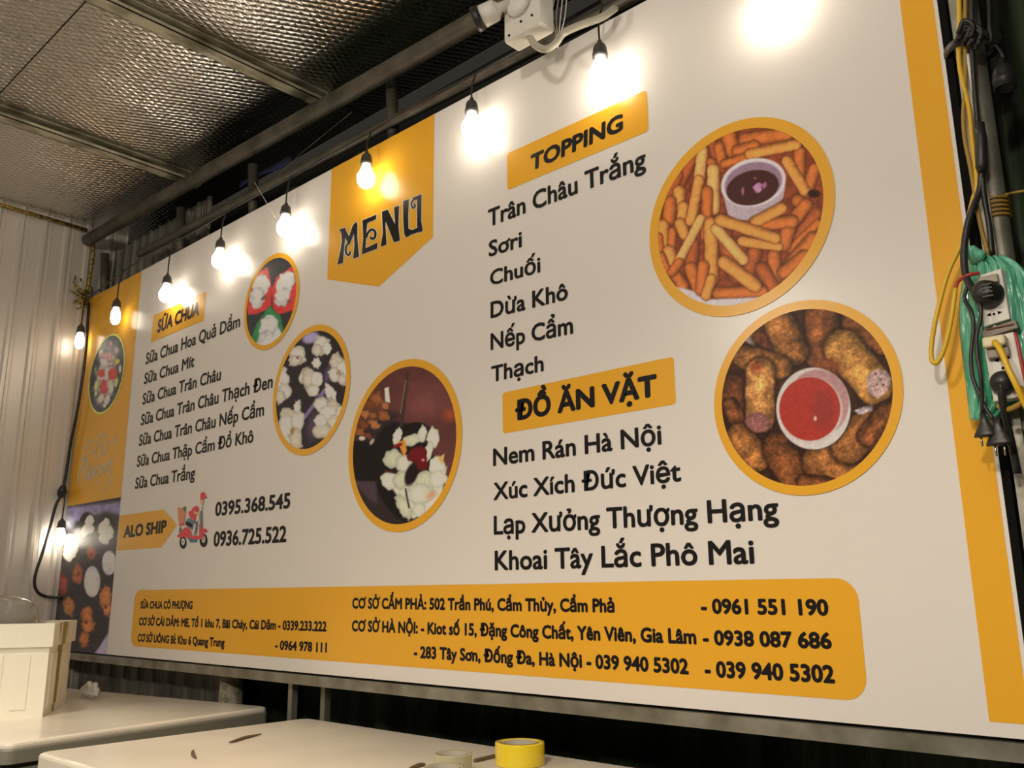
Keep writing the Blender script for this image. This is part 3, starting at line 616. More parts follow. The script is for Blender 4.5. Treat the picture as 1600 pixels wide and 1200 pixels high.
qa = np.array([at(*p_)[[0, 2]] for p_ in [(142, 600), (193.5, 565), (176, 520), (157, 650), (185, 620), (147, 555)]])
A_ = np.c_[2*qa, np.ones(len(qa))]; s_ = np.linalg.lstsq(A_, (qa**2).sum(1), rcond=None)[0]; R_ = math.sqrt(s_[2]+s_[0]**2+s_[1]**2)
circ(s_[0], s_[1], R_, .014, (120, 500), (.1416, .1417), (150, 135, 118), fruit, 80, 'round photo of mixed fruit pieces in yogurt', 'lime')
photo(XL, ZB, -4.601, 1.93, 80, 120, (80, 780), (.2083, .2083), (160, 146, 132), table, None, 'photo of cream bowls and brown bowls on a black tray', layer=1)

# ------------------------------------------------------------------ string of light bulbs
def bulb(x, y, ztop, zs, label, r=.031, cordtop=None, weak=False):
    """zs: socket top"""
    t = empty('light_bulb', (x, y, zs), label, 'light bulb', 'bulbs hanging from the string in front of the banner')
    ct = cordtop if cordtop is not None else (x+.005, y+.015, ztop)
    MB().tube(smooth_path([ct, (x-.004, y+.004, (ztop+zs)/2), (x, y, zs)], 4), .0035, 6).build('cord', M['blk'], t, True)
    MB().lathe((x, y, zs), (0, 0, -1), [(.0, -.010), (.006, -.010), (.009, 0), (.016, .006), (.0205, .016), (.0225, .036), (.024, .037), (.024, .046), (.0, .046)], 18).build('socket', M['sock'], t, True)
    MB().lathe((x, y, zs-.044), (0, 0, -1), [(.0, 0), (.014, .0), (.017, .012), (.024, .03), (r*.97, .048), (r, .062), (r*.95, .076), (r*.75, .090), (r*.4, .099), (0, .102)], 20).build('glass', M['weakbulb' if weak else 'bulb'], t, True)
    return t
for i, (px, py, dx, lab) in enumerate([(127, 508, 0, 'small lit bulb at the far left corner beside the steel wall'), (183, 468, 0, 'small lit bulb in front of the left yellow stripe'),
        (262, 430, 0, 'lit bulb directly above the small left heading panel'), (345, 374, 0, 'lit bulb third left of the large badge panel'), (447, 320, 0, 'lit bulb just left of the large badge panel'),
        (573, 240, 0, 'glaring lit bulb in front of the badge panel'), (737, 157, 0, 'glaring lit bulb just right of the badge panel'), (937, 68, 0, 'glaring lit bulb above the upper right heading panel')]):
    q = at(px, py, -.060)
    bulb(q[0], -.060, 3.20, q[2], lab, r=.035 if px > 200 else .026, weak=px < 200)
bulb(-.87, -.060, 3.20, 3.03, 'glaring lit bulb at the top edge, rightmost of the string', r=.035)
sc = MB().tube(smooth_path([(-5.2, -.06, 3.12), (-4.6, -.045, 3.195), (-4.0, -.045, 3.19), (-3.5, -.045, 3.20), (-3.0, -.045, 3.195), (-2.46, -.045, 3.20), (-1.9, -.045, 3.20), (-1.37, -.045, 3.195), (-.87, -.045, 3.20), (-.42, -.06, 3.18)], 5), .0045, 6).build('string_cable', M['blk'], None, True)
tag(sc, 'thin black cable strung along the banner top carrying bulbs', 'cable')
# the low bulb by the corner and its slack black cord
q = at(97, 812, -.05)
t = bulb(q[0]-.0, -.05, q[2]+.26, q[2], 'lit bulb hanging low beside the banner left edge', .031, cordtop=tuple(at(98, 768, -.05)))
t['group'] = 'bulbs hanging from the string in front of the banner'
pts = [at(*p_, -.03) for p_ in [(139, 474), (133, 560), (121, 640), (111, 690), (103, 740)]]+[atx(*p_, -5.262) for p_ in [(97, 770), (87, 790), (78, 825), (66, 865), (56, 895), (54, 915), (62, 928), (78, 933)]]+[at(96, 934, -.03)]
o = MB().tube(smooth_path(pts, 4), .0085, 8).build('hanging_cord', M['blk'], t, True)
kn = at(97, 768, -.045); MB().lathe(kn, (.3, 0, 1), [(0, -.04), (.02, -.03), (.026, 0), (.016, .03), (0, .04)], 10).build('knot', M['blk'], o, True)

# ------------------------------------------------------------------ tinsel rope in the corner
o = MB().tube([(-5.285, -2.6, CZ-.03), (-5.285, -1.5, CZ-.035), (-5.285, -.6, CZ-.03), (-5.28, -.06, CZ-.04)], .012, 6).build('gold_rope', M['gold'], None, True)
tag(o, 'twisted gold rope along the top of the steel wall', 'rope')
o = MB().tube(smooth_path([(-5.275, -.03, CZ-.05), (-5.27, -.012, 3.45), (-5.28, -.02, 3.2), (-5.27, -.03, 3.12)], 5), .010, 6).build('gold_rope', M['gold'], None, True)
tag(o, 'gold rope hanging down the room corner above the banner', 'rope')
b = MB()
for i in range(26):
    c = np.array([-5.27, -.045, 3.16])+rng.normal(0, .028, 3); d = rng.normal(0, .035, 3); b.tube([c, c+d*.5+rng.normal(0, .01, 3), c+d], .006, 5)
o = b.build('tinsel_knot', M['gold'], None, True); tag(o, 'ragged gold and black tinsel knot at banner upper left corner', 'tinsel')
# thin wires and blue scrap above the banner
o = MB().tube(smooth_path([at(300, 330, -.02), at(400, 300, -.02), at(470, 240, -.02), at(550, 175, -.02)], 5), .0015, 5).build('thin_wire', M['galvdark'], None, True); tag(o, 'thin brown wire sagging between the roof pipe and frame', 'wire')
o = MB().tube([at(398, 285, -.06), at(430, 340, -.06)], .0015, 5).build('thin_wire', M['pvc'], None, True); tag(o, 'short pale wire hanging over the banner top edge', 'wire')
bp_ = [at(375, 293, .12), at(400, 277, .12), at(440, 262, .12), at(455, 250, .12), at(452, 243, .12), at(420, 262, .12), at(375, 285, .12)]
b = MB(); n = len(bp_); b.add([tuple(p_) for p_ in bp_]+[(p_[0], p_[1]+.004, p_[2]) for p_ in bp_], [tuple(range(n)), tuple(range(n, 2*n))[::-1]]+[(i, (i+1) % n, n+(i+1) % n, n+i) for i in range(n)])
o = b.build('plastic_scrap', M['blue']); tag(o, 'dark blue plastic scrap tucked behind the frame rail', 'plastic')

# ------------------------------------------------------------------ security camera
Y = -.17
c0 = at(826, 22, Y); sc_ = empty('security_camera', tuple(c0), 'white security camera on a square junction box above the banner', 'camera')
b = MB().box((c0[0]-.075, Y-.035, c0[2]-.085), (c0[0]+.075, Y+.035, c0[2]+.095)).build('junction_box', M['pvc'], sc_, bevel=.008)
MB().box((c0[0]-.02, Y+.036, c0[2]-.03), (c0[0]+.02, -.04, c0[2]+.03)).build('bracket', M['galvdark'], sc_)
MB().lathe((c0[0]-.005, Y-.036, c0[2]+.02), (0, -1, 0), [(0, 0), (.045, 0), (.045, .012), (.034, .02), (.020, .024), (0, .024)], 20).build('round_cover', M['pvc'], sc_, True)
for dx, dz in ((.0, -.045), (.045, -.045), (-.05, -.07), (.045, .07)):
    MB().lathe((c0[0]+dx, Y-.0355, c0[2]+dz), (0, -1, 0), [(0, 0), (.004, 0), (.004, .003), (0, .003)], 8).build('screw', M['slot'], sc_)
a_ = at(742, 32, Y-.10); b_ = np.array([c0[0]-.03, Y-.05, c0[2]+.03]); ax = a_-b_; Ln = np.linalg.norm(ax); ax /= Ln
MB().lathe(b_, ax, [(0, 0), (.014, 0), (.016, Ln*.30), (.028, Ln*.38), (.034, Ln*.42), (.036, Ln*.86), (.0, Ln*.86)], 20).build('camera_body', M['pvc'], sc_, True)
MB().lathe(b_, ax, [(.0, Ln*.80), (.0395, Ln*.80), (.040, Ln*1.0), (.036, Ln*1.0), (.034, Ln*.90), (0, Ln*.90)], 20).build('lens_hood', M['blk'], sc_, True)
MB().lathe(b_, ax, [(0, Ln*.93), (.014, Ln*.925), (.02, Ln*.90)], 16).build('lens', M['lens'], sc_, True)
cdp = [at(828, 58, Y), at(836, 70, Y), at(852, 77, Y), at(868, 68, -.15), at(880, 52, -.13), at(905, 40, -.12), at(940, 27, -.09), at(962, 12, -.05)]
MB().tube(smooth_path(cdp, 5), .0115, 10).build('conduit', M['conduit'], sc_, True)
wr = MB()
for k in range(4): wr.tube(smooth_path([at(868+6*k, -10, -.05), at(862+7*k, 25, -.07), at(868+3*k, 50, -.08), at(872+k*2, 75-6*k, -.06)], 4), .0022, 5)
o = wr.build('loose_wires', M['pvc'], None, True); tag(o, 'loose thin wires hanging right of the security camera', 'wires')

# ------------------------------------------------------------------ right side: pole, post, cables
PX_ = at(1553, 175, .035)[0]-.024
pole = MB().tube([(PX_, .035, FL), (PX_, .035, CZ-.06)], .024, 24).build('steel_pole', M['galv'], None, True)
tag(pole, 'stained round steel pole right of the banner', 'pole')
po = MB().box((-.468, -.002, FL), (-.442, .030, CZ-.06)).build('steel_post', M['galv']); tag(po, 'square galvanised steel post between banner edge and round pole', 'post')
o = MB().box((-.4895, -.004, 1.15), (-.4740, .01, 3.6)).build('rubber_strip', M['slot'], None); tag(o, 'black edging strip along the banner right edge', 'strip')
Yc = -.03
def cable(name, pts, r, m, label, parent=None, cat='cable', n=8):
    o = MB().tube(smooth_path([at(p_[0], p_[1], p_[2] if len(p_) > 2 else Yc) for p_ in pts], 5), r, n).build(name, M[m], parent, True)
    if parent is None: tag(o, label, cat)
    return o
cable('yellow_cable', [(1494, -120), (1497, -40), (1499, 20), (1498, 60), (1499, 100), (1505, 130), (1514, 170), (1519, 220), (1524, 260), (1526, 290), (1520, 312), (1512, 345, -.05), (1500, 385, -.06), (1480, 430, -.07), (1464, 490, -.08), (1456, 535, -.08), (1456, 562, -.08), (1465, 566, -.08), (1477, 540, -.08), (1487, 495, -.08), (1493, 450, -.08)], .0052, 'ycable', 'bright yellow cable down the post ending in a loop')
cable('red_wire', [(1493, 450, -.08), (1497, 440, -.08), (1505, 434, -.085), (1516, 429, -.085), (1530, 427, -.075)], .0040, 'red', 'short red wire joining yellow loop to the upper power strip', cat='wire')
cable('ochre_cable', [(1506, -120), (1508, -20), (1508, 60), (1508, 130), (1505, 180), (1508, 220), (1516, 260), (1526, 320), (1534, 360), (1545, 400)], .0045, 'ycable2', 'dull ochre cable running behind the yellow cable')
cable('white_cable', [(1512, 85), (1516, 115), (1522, 150), (1527, 190), (1529, 200)], .0036, 'pvc', 'thin white cable entering the black connector', cat='cable')
cable('black_cable', [(1516, -120), (1518, -20), (1519, 60), (1521, 120), (1528, 200)], .0055, 'blk', 'black cable running down beside the yellow ones to a connector')
cn = MB(); q0 = at(1532, 192, -.035); q1 = at(1534, 268, -.035)
cn.tube([q0, q0*.7+q1*.3, q0*.55+q1*.45, q0*.45+q1*.55, q0*.1+q1*.9, q1], [.008, .0115, .0125, .013, .0125, .008], 12)
o = cn.build('cable_connector', M['blk'], None, True); tag(o, 'black barrel connector halfway down the pole cables', 'connector')
cable('black_cable', [(1534, 268), (1530, 300), (1520, 325, -.05), (1511, 355, -.06), (1506, 395, -.07), (1509, 430, -.08), (1522, 455, -.10), (1534, 466, -.10)], .0075, 'blk', 'thick black cable from the connector to the upper plug')
cable('black_cable', [(1534, 268), (1538, 310), (1545, 350), (1550, 400)], .0055, 'blk', 'black cable continuing straight down behind the green bag')
tp = MB(); cq = at(1520, 62, -.02)
tp.lathe((-.436, .018, cq[2]+.012), (0, 0, -1), [(.056, 0), (.060, .004), (.060, .020), (.056, .024)], 20)
for k in range(9):
    a = rng.normal(0, .008, 3); tp.tube(smooth_path([cq+np.array([-.016, -.03, -.01])+a, cq+np.array([.0, -.036, .012])+a, cq+np.array([.016, -.03, -.006])+a, cq+np.array([.008, -.032, -.03])+a], 3), .0055, 6)
o = tp.build('tape_wrap', M['blk'], None, True); tag(o, 'black tape wrapped round the cables and pole near the top', 'tape')
cable('black_cable', [(1540, -60, -.02), (1545, 0, -.02), (1546, 40, -.03), (1548, 66, -.03), (1530, 62, -.05)], .0045, 'blk', 'black cable hanging beside the pole into the tape wrap')
es = empty('empty_socket', tuple(at(1565, 96, 0)), 'empty black lamp socket hanging right of the pole', 'lamp socket')
q = at(1565, 100, 0.0)
MB().tube(smooth_path([at(1540, 63, -.01), at(1556, 72, 0), at(1567, 88, 0), q], 4), .0035, 6).build('cord', M['blk'], es, True)
MB().lathe(q, (.0, 0, -1), [(0, -.012), (.006, -.012), (.008, 0), (.016, .008), (.0215, .022), (.0225, .036), (.024, .038), (.024, .044), (.0225, .046), (.023, .060), (.019, .060), (.018, .03), (0, .03)], 20).build('shell', M['blk'], es, True)
cable('brown_wire', [(1572, 304, -.02), (1585, 301, 0), (1620, 295, 0)], .003, 'ycable2', 'brown wire tied round the pole leading off right', cat='wire')
b = MB()
for k in range(5): b.tube([(PX_+.027*math.cos(a), .035+.027*math.sin(a), at(1572, 300+7*k, 0)[2]) for a in np.linspace(0, 2*PI, 16)], .0035, 5)
o = b.build('wire_coil', M['ycable2'], None, True); tag(o, 'rusty wire coiled round the pole above the green bag', 'wire')

# green plastic bag behind the sockets: a crumpled pouch
def bag():
    U, Vn = 40, 46; V = []
    out_l = [(392, 1522), (402, 1516), (425, 1512), (445, 1503), (480, 1499), (520, 1500), (580, 1507), (620, 1512), (656, 1516)]
    out_r = [(392, 1535), (402, 1575), (412, 1592), (425, 1604), (480, 1622), (520, 1626), (580, 1630), (620, 1600), (656, 1560)]
    for j in range(Vn+1):
        y = 400+(656-400)*j/Vn
        xl = np.interp(y, [a for a, _ in out_l], [b for _, b in out_l]); xr = np.interp(y, [a for a, _ in out_r], [b for _, b in out_r])
        for i in range(U+1):
            t = i/U; dep = -.032-.040*math.sin(PI*t)**.6*(.45+.55*math.sin(PI*min(1, j/Vn+.15)))-.004*math.sin(i*.7+j*.11)-.002*math.sin(i*1.9-j*.3)-.0015*rng.rand()
            V.append(tuple(at(xl+(xr-xl)*t, y+1.5*math.sin(i*.8), dep)))
    n = U+1; Fc = [(j*n+i, j*n+i+1, (j+1)*n+i+1, (j+1)*n+i) for j in range(Vn) for i in range(U)]
    bg = empty('plastic_bag', tuple(at(1550, 520, -.04)), 'crumpled green plastic bag wrapped round the pole behind power strips', 'bag')
    o = mesh('bag_body', V, Fc, M['bag'], bg, True); o.modifiers.new('s', 'SOLIDIFY').thickness = .0012
    k = MB()
    for s_ in range(6):
        a = at(1522+2*s_, 412, -.05); k.tube(smooth_path([a, at(1515+4*s_, 398, -.055-.004*s_), at(1520+3*s_, 388+2*s_, -.06), at(1526+2*s_, 402, -.05)], 4), [.004+.004*math.sin(PI*i/12) for i in range(13)], 6)
    k.build('tied_handle', M['bag'], bg, True)
bag()
# power strips
Yp = -.085
def strip(pts, label, name='power_strip'):
    tl, tr, br, bl = [at(*p_, Yp) for p_ in pts]; t = empty(name, tuple(bl), label, 'power strip')
    V = [tl, tr, br, bl]; bk = [v+np.array([.004, .030, 0]) for v in V]
    b = MB().add([tuple(v) for v in V+bk], [(0, 1, 2, 3), (7, 6, 5, 4), (0, 4, 5, 1), (1, 5, 6, 2), (2, 6, 7, 3), (3, 7, 4, 0)])
    b.build('plate', M['pvc'], t, bevel=.002); return t
def dot(px, py, r, t, kind='o'):
    c = at(px, py, Yp-.0008)
    if kind == 'o': pl = [(c[0]+r*math.cos(a), c[2]+r*math.sin(a)) for a in np.linspace(0, 2*PI, 10)[:-1]]
    elif kind == '<': pl = [(c[0]-r*1.3, c[2]), (c[0]+r, c[2]+r), (c[0]+r, c[2]-r)]
    else: pl = [(c[0]+r*1.3, c[2]), (c[0]-r, c[2]+r), (c[0]-r, c[2]-r)]
    V = [(x, c[1], z) for x, z in pl]+[(x, c[1]+.0006, z) for x, z in pl]; n = len(pl)
    MB().add(V, [tuple(range(n)), tuple(range(n, 2*n))[::-1]]+[(i, (i+1) % n, n+(i+1) % n, n+i) for i in range(n)]).build('socket_hole', M['slot'], t)
s1 = strip([(1531, 430), (1564, 419), (1578, 498), (1537, 511)], 'white power strip holding the large black plug, upper of two')
dot(1545, 492, .0038, s1, '<'); dot(1553, 490.5, .0026, s1); dot(1562, 488, .0038, s1, '>')
s2 = strip([(1535, 530), (1583, 518), (1604, 618), (1552, 628)], 'white power strip with a yellow cable plugged in, lower of two')
dot(1557, 563, .0042, s2, '<'); dot(1574, 559, .0034, s2); dot(1567, 575, .0030, s2); dot(1586, 594, .0034, s2); dot(1557, 612, .003, s2)
def adapter(c, lab, col, shape):
    pass
# big round black plug on the upper strip
pc = at(1546, 461, Yp-.001); t = empty('round_plug', tuple(pc), 'large round black plug in the upper power strip', 'plug')
MB().lathe(pc, (-.12, -1, .05), [(0, 0), (.029, 0), (.029, .006), (.026, .018), (.022, .034), (.014, .040), (0, .040)], 24).build('plug_body', M['blk'], t, True)
for k in range(4): MB().box((pc[0]-.003, pc[1]-.0425, pc[2]-.015+.008*k), (pc[0]+.016, pc[1]-.038, pc[2]-.012+.008*k)).build('grip_rib', M['blk'], t)
ap = at(1548, 438, Yp-.001); MB().box((ap[0]-.020, ap[1]-.012, ap[2]-.010), (ap[0]+.016, ap[1], ap[2]+.009)).build('socket_cover', mat('grey_beige_plastic', (.36, .32, .25), .5), s1, bevel=.003)
# bracket between the strips
q = [at(*p_, Yp-.004) for p_ in [(1532, 517), (1586, 499), (1591, 512), (1536, 529)]]
b = MB().add([tuple(v) for v in q]+[tuple(v+np.array([0, .022, 0])) for v in q], [(0, 1, 2, 3), (7, 6, 5, 4), (0, 4, 5, 1), (1, 5, 6, 2), (2, 6, 7, 3), (3, 7, 4, 0)])
cb = b.build('cable_clamp', mat('grey_clamp', (.22, .19, .15), .5), None, bevel=.0015); tag(cb, 'grey brown clamp bar between the two power strips', 'clamp')
MB().tube([at(1541, 515, Yp-.006), at(1584, 506, Yp-.006)], .0016, 6).build('red_insert', mat('dark_red_plastic', (.18, .03, .02), .5), cb)
# cream plug with yellow cable on the lower strip
pc = at(1558, 536, Yp-.001); t = empty('cream_plug', tuple(pc), 'cream plug with a yellow cable in the lower power strip', 'plug')
MB().box((pc[0]-.021, pc[1]-.028, pc[2]-.012), (pc[0]+.021, pc[1], pc[2]+.010)).build('plug_body', mat('cream_plastic', (.74, .66, .42), .4), t, bevel=.005)
MB().box((pc[0]-.018, pc[1]-.014, pc[2]-.032), (pc[0]+.022, pc[1], pc[2]-.012)).build('socket_face', mat('taupe_plastic', (.30, .26, .21), .5), t, bevel=.003)
MB().tube(smooth_path([at(1554, 534, -.118), at(1564, 548, -.135), at(1575, 575, -.14), at(1588, 602, -.14), at(1601, 630, -.13), at(1618, 665, -.11)], 5), .0058, 10).build('cable', M['ycable'], t, True)
# small round black plug on the lower strip
pc = at(1568, 598, Yp-.001); t = empty('round_plug', tuple(pc), 'small round black plug low on the lower power strip', 'plug')
MB().lathe(pc, (.05, -1, -.05), [(0, 0), (.024, 0), (.024, .004), (.022, .016), (.016, .026), (0, .028)], 22).build('plug_body', M['blk'], t, True)
MB().tube(smooth_path([pc+np.array([.0, -.02, -.005]), at(1566, 625, -.10), at(1572, 655, -.08), at(1580, 690, -.06), at(1590, 740, -.05)], 4), .0075, 8).build('cable', M['blk'], t, True)
cable('ochre_cable', [(1590, 605, -.105), (1602, 612, -.10), (1598, 628, -.10), (1575, 640, -.09), (1560, 634, -.08)], .006, 'ycable2', 'ochre brown cable bundle below the lower power strip')
cable('brown_wire', [(1586, 520, -.08), (1592, 545, -.085), (1598, 575, -.085), (1603, 600, -.08)], .003, 'red', 'dark red wire down the right side of lower strip', cat='wire')
# two hanging plugs
def hplug(pts, tip, lab, sc_=1.0):
    t = empty('hanging_plug', tuple(at(*tip, -.10)), lab, 'plug')
    MB().tube(smooth_path([at(*p_) for p_ in pts], 5), .0040, 8).build('cord', M['blk'], t, True)
    c = at(*tip, -.10); d = np.array([.03, 0, -1.])
    b = MB(); prof = [(.006, 0), (.007, .016), (.011, .024), (.020, .040), (.022, .044), (.022, .048)]
    n = 12; base = []
    for r, h in prof:
        for k in range(n):
            a = 2*PI*k/n; b.V.append((c[0]+d[0]*h+r*math.cos(a)*sc_, c[1]+.55*r*math.sin(a), c[2]-h*sc_))
    for i in range(len(prof)-1):
        for k in range(n): b.F.append((i*n+k, i*n+(k+1) % n, (i+1)*n+(k+1) % n, (i+1)*n+k))
    b.F.append(tuple(range(n))); b.F.append(tuple(range((len(prof)-1)*n, len(prof)*n)))
    b.build('plug_body', M['blk'], t, True)
    for s_ in (-1, 1): MB().tube([(c[0]+s_*.008, c[1], c[2]-.046*sc_), (c[0]+s_*.008, c[1], c[2]-.066*sc_)], .0022, 8).build('pin', M['metalpin'], t, True)
hplug([(1513, 446, -.09), (1508, 458, -.09), (1508, 470, -.09), (1519, 490, -.10), (1521, 515, -.10), (1517, 555, -.10), (1520, 590, -.10), (1530, 615, -.10), (1540, 638, -.10), (1552, 655, -.10)], (1556, 652), 'black plug hanging below green bag, right of the pair', 1.15)
hplug([(1524, 460, -.10), (1532, 480, -.11), (1532, 500, -.11), (1526, 525, -.11), (1527, 555, -.11), (1532, 585, -.11), (1534, 615, -.105), (1535, 645, -.10)], (1535, 645), 'black plug hanging below green bag, left of the pair')

# ------------------------------------------------------------------ chest freezers
def rot(p, c, a): ca, sa = math.cos(a), math.sin(a); return (c[0]+(p[0]-c[0])*ca-(p[1]-c[1])*sa, c[1]+(p[0]-c[0])*sa+(p[1]-c[1])*ca)
def rounded_slab(corner, L_, W_, a, z0, z1, r, inset=0, crown=0):
    """corner: right-back corner; slab runs L_ to the left and W_ to the front, turned by a"""
    x1, y1 = corner; base = rrect(x1-L_+inset, y1-W_+inset, x1-inset, y1-inset, r, 8)
    b = MB(); n = len(base); rings = [(0, z0), (0, z1-.010), (.002, z1-.004), (.007, z1-.001), (.014, z1)]
    cx, cy_ = x1-L_/2, y1-W_/2
    for k, z in rings:
        for p_ in base:
            q = (cx+(p_[0]-cx)*(1-2*k/L_), cy_+(p_[1]-cy_)*(1-2*k/W_)); q = rot(q, corner, a); b.V.append((q[0], q[1], z))
    for i in range(len(rings)-1):
        for k in range(n): b.F.append((i*n+k, i*n+(k+1) % n, (i+1)*n+(k+1) % n, (i+1)*n+k))
    b.F.append(tuple(range(n))[::-1]); b.F.append(tuple((len(rings)-1)*n+k for k in range(n))); return b
ZF = 1.0
def freezer(corner, L_, W_, a, label, greytrim):
    t = empty('chest_freezer', (corner[0]-L_/2, corner[1]-W_/2, FL), label, 'freezer')
    rounded_slab(corner, L_, W_, a, ZF-.050, ZF, .035).build('lid', M['lid'], t)
    if greytrim: rounded_slab((corner[0], corner[1]), L_, W_, a, ZF-.062, ZF-.014, .037, -.004).build('lid_trim', M['trimgrey'], t)
    rounded_slab(corner, L_, W_, a, ZF-.078, ZF-.054, .03, .018).build('gasket', M['blk'], t)
    rounded_slab(corner, L_, W_, a, ZF-.125, ZF-.078, .035, .004).build('top_frame', M['trimgrey'], t)
    rounded_slab(corner, L_, W_, a, FL+.04, ZF-.125, .03, .012).build('body', M['enamel'], t)
    for dx in (.1, L_-.1):
        for dy in (.08, W_-.08):
            q = rot((corner[0]-dx, corner[1]-dy), corner, a); MB().tube([(q[0], q[1], FL), (q[0], q[1], FL+.045)], .02, 10).build('foot', M['blk'], t)
    return t
freezer((-1.02, -.02), 1.83, .92, 0, 'white chest freezer nearest the camera with tape rolls on lid', False)
freezer((-3.24, .075), 1.66, 1.03, math.radians(9), 'white chest freezer with grey lid edge under the styrofoam box', True)
# scraps on the near lid
for pts, lab, r in [([(358, 1160), (372, 1156), (385, 1152), (408, 1147)], 'dark splinter lying on the near freezer lid', .0042), ([(302, 1172), (301, 1178), (306, 1184)], 'small dark curl lying on the near freezer lid', .004), ([(640, 1200), (655, 1196), (664, 1194)], 'brown scrap on the lid left of the clear tape', .005)]:
    P_ = smooth_path([atz(*p_, ZF+.004) for p_ in pts], 4); n = len(P_)
    o = MB().tube(P_, [r*(.3+math.sin(PI*(i+.5)/n)) for i in range(n)], 6).build('scrap', M['brown'], None, True); tag(o, lab, 'scrap')
o = MB().tube([atz(742, 1189, ZF+.004), atz(775, 1181, ZF+.004)], .006, 6).build('cardboard_strip', M['brown'], None); tag(o, 'brown cardboard strip between the clear and yellow tape', 'cardboard')
# tape rolls
def tape(cx, cy_, R, r, z, h, m, label):
    t = empty('tape_roll', (cx, cy_, z), label, 'tape')
    MB().lathe((cx, cy_, z), (0, 0, 1), [(r, 0), (R, 0), (R+.0005, .002), (R+.0005, h-.002), (R, h), (r, h), (r, 0)], 40).build('tape', M[m], t, True)
    MB().lathe((cx, cy_, z), (0, 0, 1), [(r-.004, .001), (r, .001), (r, h-.001), (r-.004, h-.001), (r-.004, .001)], 40).build('core', M['core'], t, True); return t
for nm in ():
    pass
q = atz(812, 1159, ZF+.055); tape(q[0], q[1], .064, .046, ZF+.001, .054, 'ytape', 'roll of yellow packing tape standing on the near freezer lid')
q = atz(708, 1177, ZF+.048); tape(q[0], q[1], .046, .037, ZF+.001, .047, 'ctape', 'clear tape roll on freezer lid, rear of the two clear rolls')
q = atz(694, 1198, ZF+.048); tape(q[0], q[1], .046, .037, ZF+.001, .047, 'ctape', 'clear tape roll at bottom edge, front of the two clear rolls')

# ------------------------------------------------------------------ styrofoam box, lid bowl, bag
c = atz(66, 1120, ZF+.002); e = atz(118, 1088, ZF+.002); d1 = (e-c); L1 = np.linalg.norm(d1[:2]); d1 = d1/L1; d2 = np.array([-d1[1]*-1, d1[0]*-1, 0.])
if d2[0] > 0: d2 = -d2
STY = (c, d1, L1, d2)
L1 = .46; W1 = .60; H1 = .335
t = empty('styrofoam_box', tuple(c), 'white styrofoam box with a green brown stain down its corner', 'box')
def obox(b, s0, s1, w0, w1, z0, z1):
    Q = [c+d1*s+d2*w_ for s, w_ in ((s0, w0), (s1, w0), (s1, w1), (s0, w1))]
    V = [(q_[0], q_[1], ZF+z0) for q_ in Q]+[(q_[0], q_[1], ZF+z1) for q_ in Q]
    return b.add(V, [(0, 3, 2, 1), (4, 5, 6, 7), (0, 1, 5, 4), (1, 2, 6, 5), (2, 3, 7, 6), (3, 0, 4, 7)])
fs = mat('stained_styrofoam', (.86, .83, .71), .75, bump=(90, .35, .003))
nt = fs.node_tree; N = nt.nodes; L = nt.links; tc = N.new('ShaderNodeTexCoord'); mp = N.new('ShaderNodeMapping'); mp.inputs['Scale'].default_value = (1, 1, .28)
L.new(tc.outputs['Object'], mp.inputs['Vector']); nz = N.new('ShaderNodeTexNoise'); nz.inputs['Scale'].default_value = 11; nz.inputs['Detail'].default_value = 5; L.new(mp.outputs[0], nz.inputs['Vector'])
def vdot(v, p0):
    a = N.new('ShaderNodeVectorMath'); a.operation = 'SUBTRACT'; L.new(tc.outputs['Object'], a.inputs[0]); a.inputs[1].default_value = tuple(p0)
    b_ = N.new('ShaderNodeVectorMath'); b_.operation = 'DOT_PRODUCT'; L.new(a.outputs[0], b_.inputs[0]); b_.inputs[1].default_value = tuple(v); return b_.outputs['Value']
def mth(op, a, bb):
    n = N.new('ShaderNodeMath'); n.operation = op
    for i, v in enumerate((a, bb)):
        if isinstance(v, (int, float)): n.inputs[i].default_value = v
        else: L.new(v, n.inputs[i])
    return n.outputs[0]
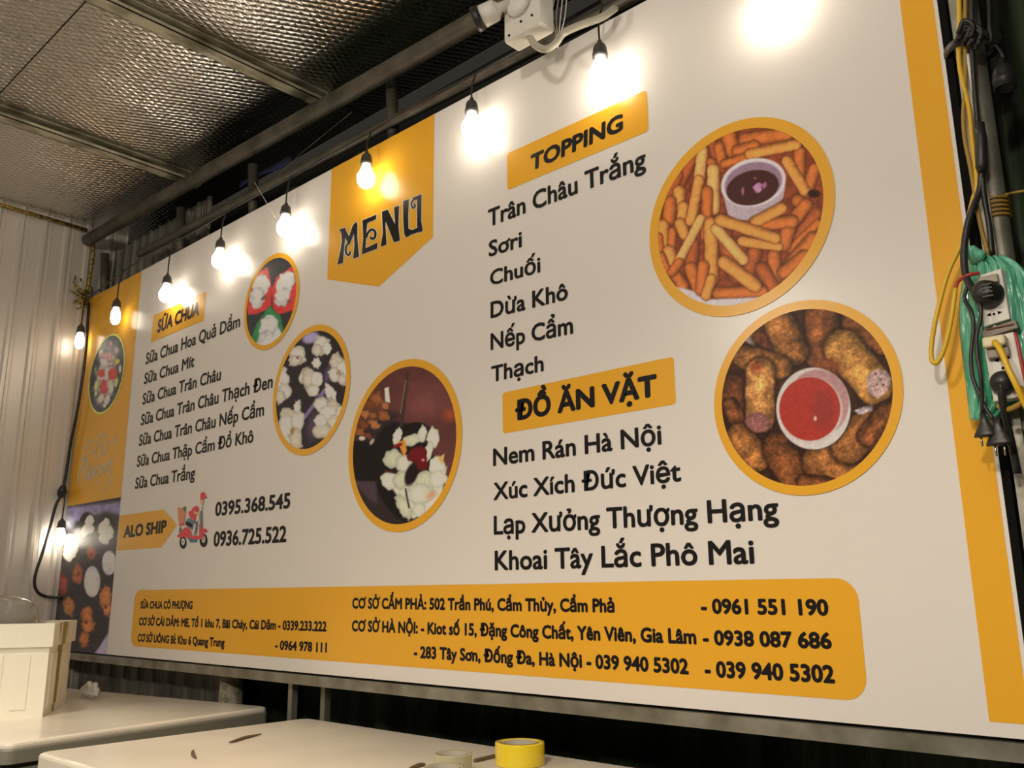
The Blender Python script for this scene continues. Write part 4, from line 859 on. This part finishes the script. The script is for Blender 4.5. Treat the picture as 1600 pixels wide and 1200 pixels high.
# a run of dirt down the side, wider at the rim
sd = vdot(d1, c+d1*.19); hh = vdot((0, 0, 1), c)
wid = mth('ADD', mth('MULTIPLY', mth('POWER', mth('MAXIMUM', mth('SUBTRACT', hh, .16), 0), 1.0), .62), .04)
g = mth('SUBTRACT', 1.0, mth('DIVIDE', mth('ABSOLUTE', sd, 0), wid))
g = mth('ADD', g, mth('MULTIPLY', mth('SUBTRACT', nz.outputs[0], .5), 3.2))
cr_ = N.new('ShaderNodeValToRGB'); cr_.color_ramp.elements[0].position = .02; cr_.color_ramp.elements[0].color = (.86, .83, .71, 1); cr_.color_ramp.elements[1].position = .55; cr_.color_ramp.elements[1].color = (.33, .29, .08, 1)
L.new(g, cr_.inputs[0]); L.new(cr_.outputs[0], N['Principled BSDF'].inputs['Base Color'])
b = MB(); w0 = .025
obox(b, 0, L1, 0, W1, .0, .02); obox(b, 0, w0, 0, W1, .02, H1-.085); obox(b, L1-w0, L1, 0, W1, .02, H1-.085); obox(b, w0, L1-w0, 0, w0, .02, H1-.085); obox(b, w0, L1-w0, W1-w0, W1, .02, H1-.085)
for k in range(5): obox(b, .05+.075*k, .085+.075*k, -.004, .002, .03, H1-.11)
for k in range(6): obox(b, -.004, .002, .06+.09*k, .115+.09*k, .03, H1-.11)
b.build('body', fs, t)
b = MB(); e_ = .012; w1 = .03
obox(b, -e_, w1, -e_, W1+e_, H1-.085, H1); obox(b, L1-w1, L1+e_, -e_, W1+e_, H1-.085, H1); obox(b, w1, L1-w1, -e_, w1, H1-.085, H1); obox(b, w1, L1-w1, W1-w1, W1+e_, H1-.085, H1)
b.build('rim', fs, t)
cc = c+d1*.26+d2*.26
o = MB().lathe((cc[0], cc[1], ZF+.022), (0, 0, 1), [(.135, 0), (.140, .2), (.158, H1-.03), (.160, H1), (.150, H1+.035), (.120, H1+.062), (.07, H1+.078), (0, H1+.082)], 40).build('plastic_tub', M['clear'], None, True)
o.modifiers.new('s', 'SOLIDIFY').thickness = .0025
tag(o, 'clear plastic tub with domed top standing in the styrofoam box', 'tub')
b = MB()
for k in range(7):
    s0 = atz(124+3*k, 1086+.6*k, ZF+.01); b.tube(smooth_path([s0, s0+np.array([.03, .01, .03+.01*(k % 3)]), s0+np.array([.08, -.01, .012])], 3), [.004, .012, .016, .014, .010, .006, .003], 6)
o = b.build('plastic_wrap', M['wrap'], None, True); tag(o, 'crumpled clear plastic wrap beside the styrofoam box', 'plastic wrap')
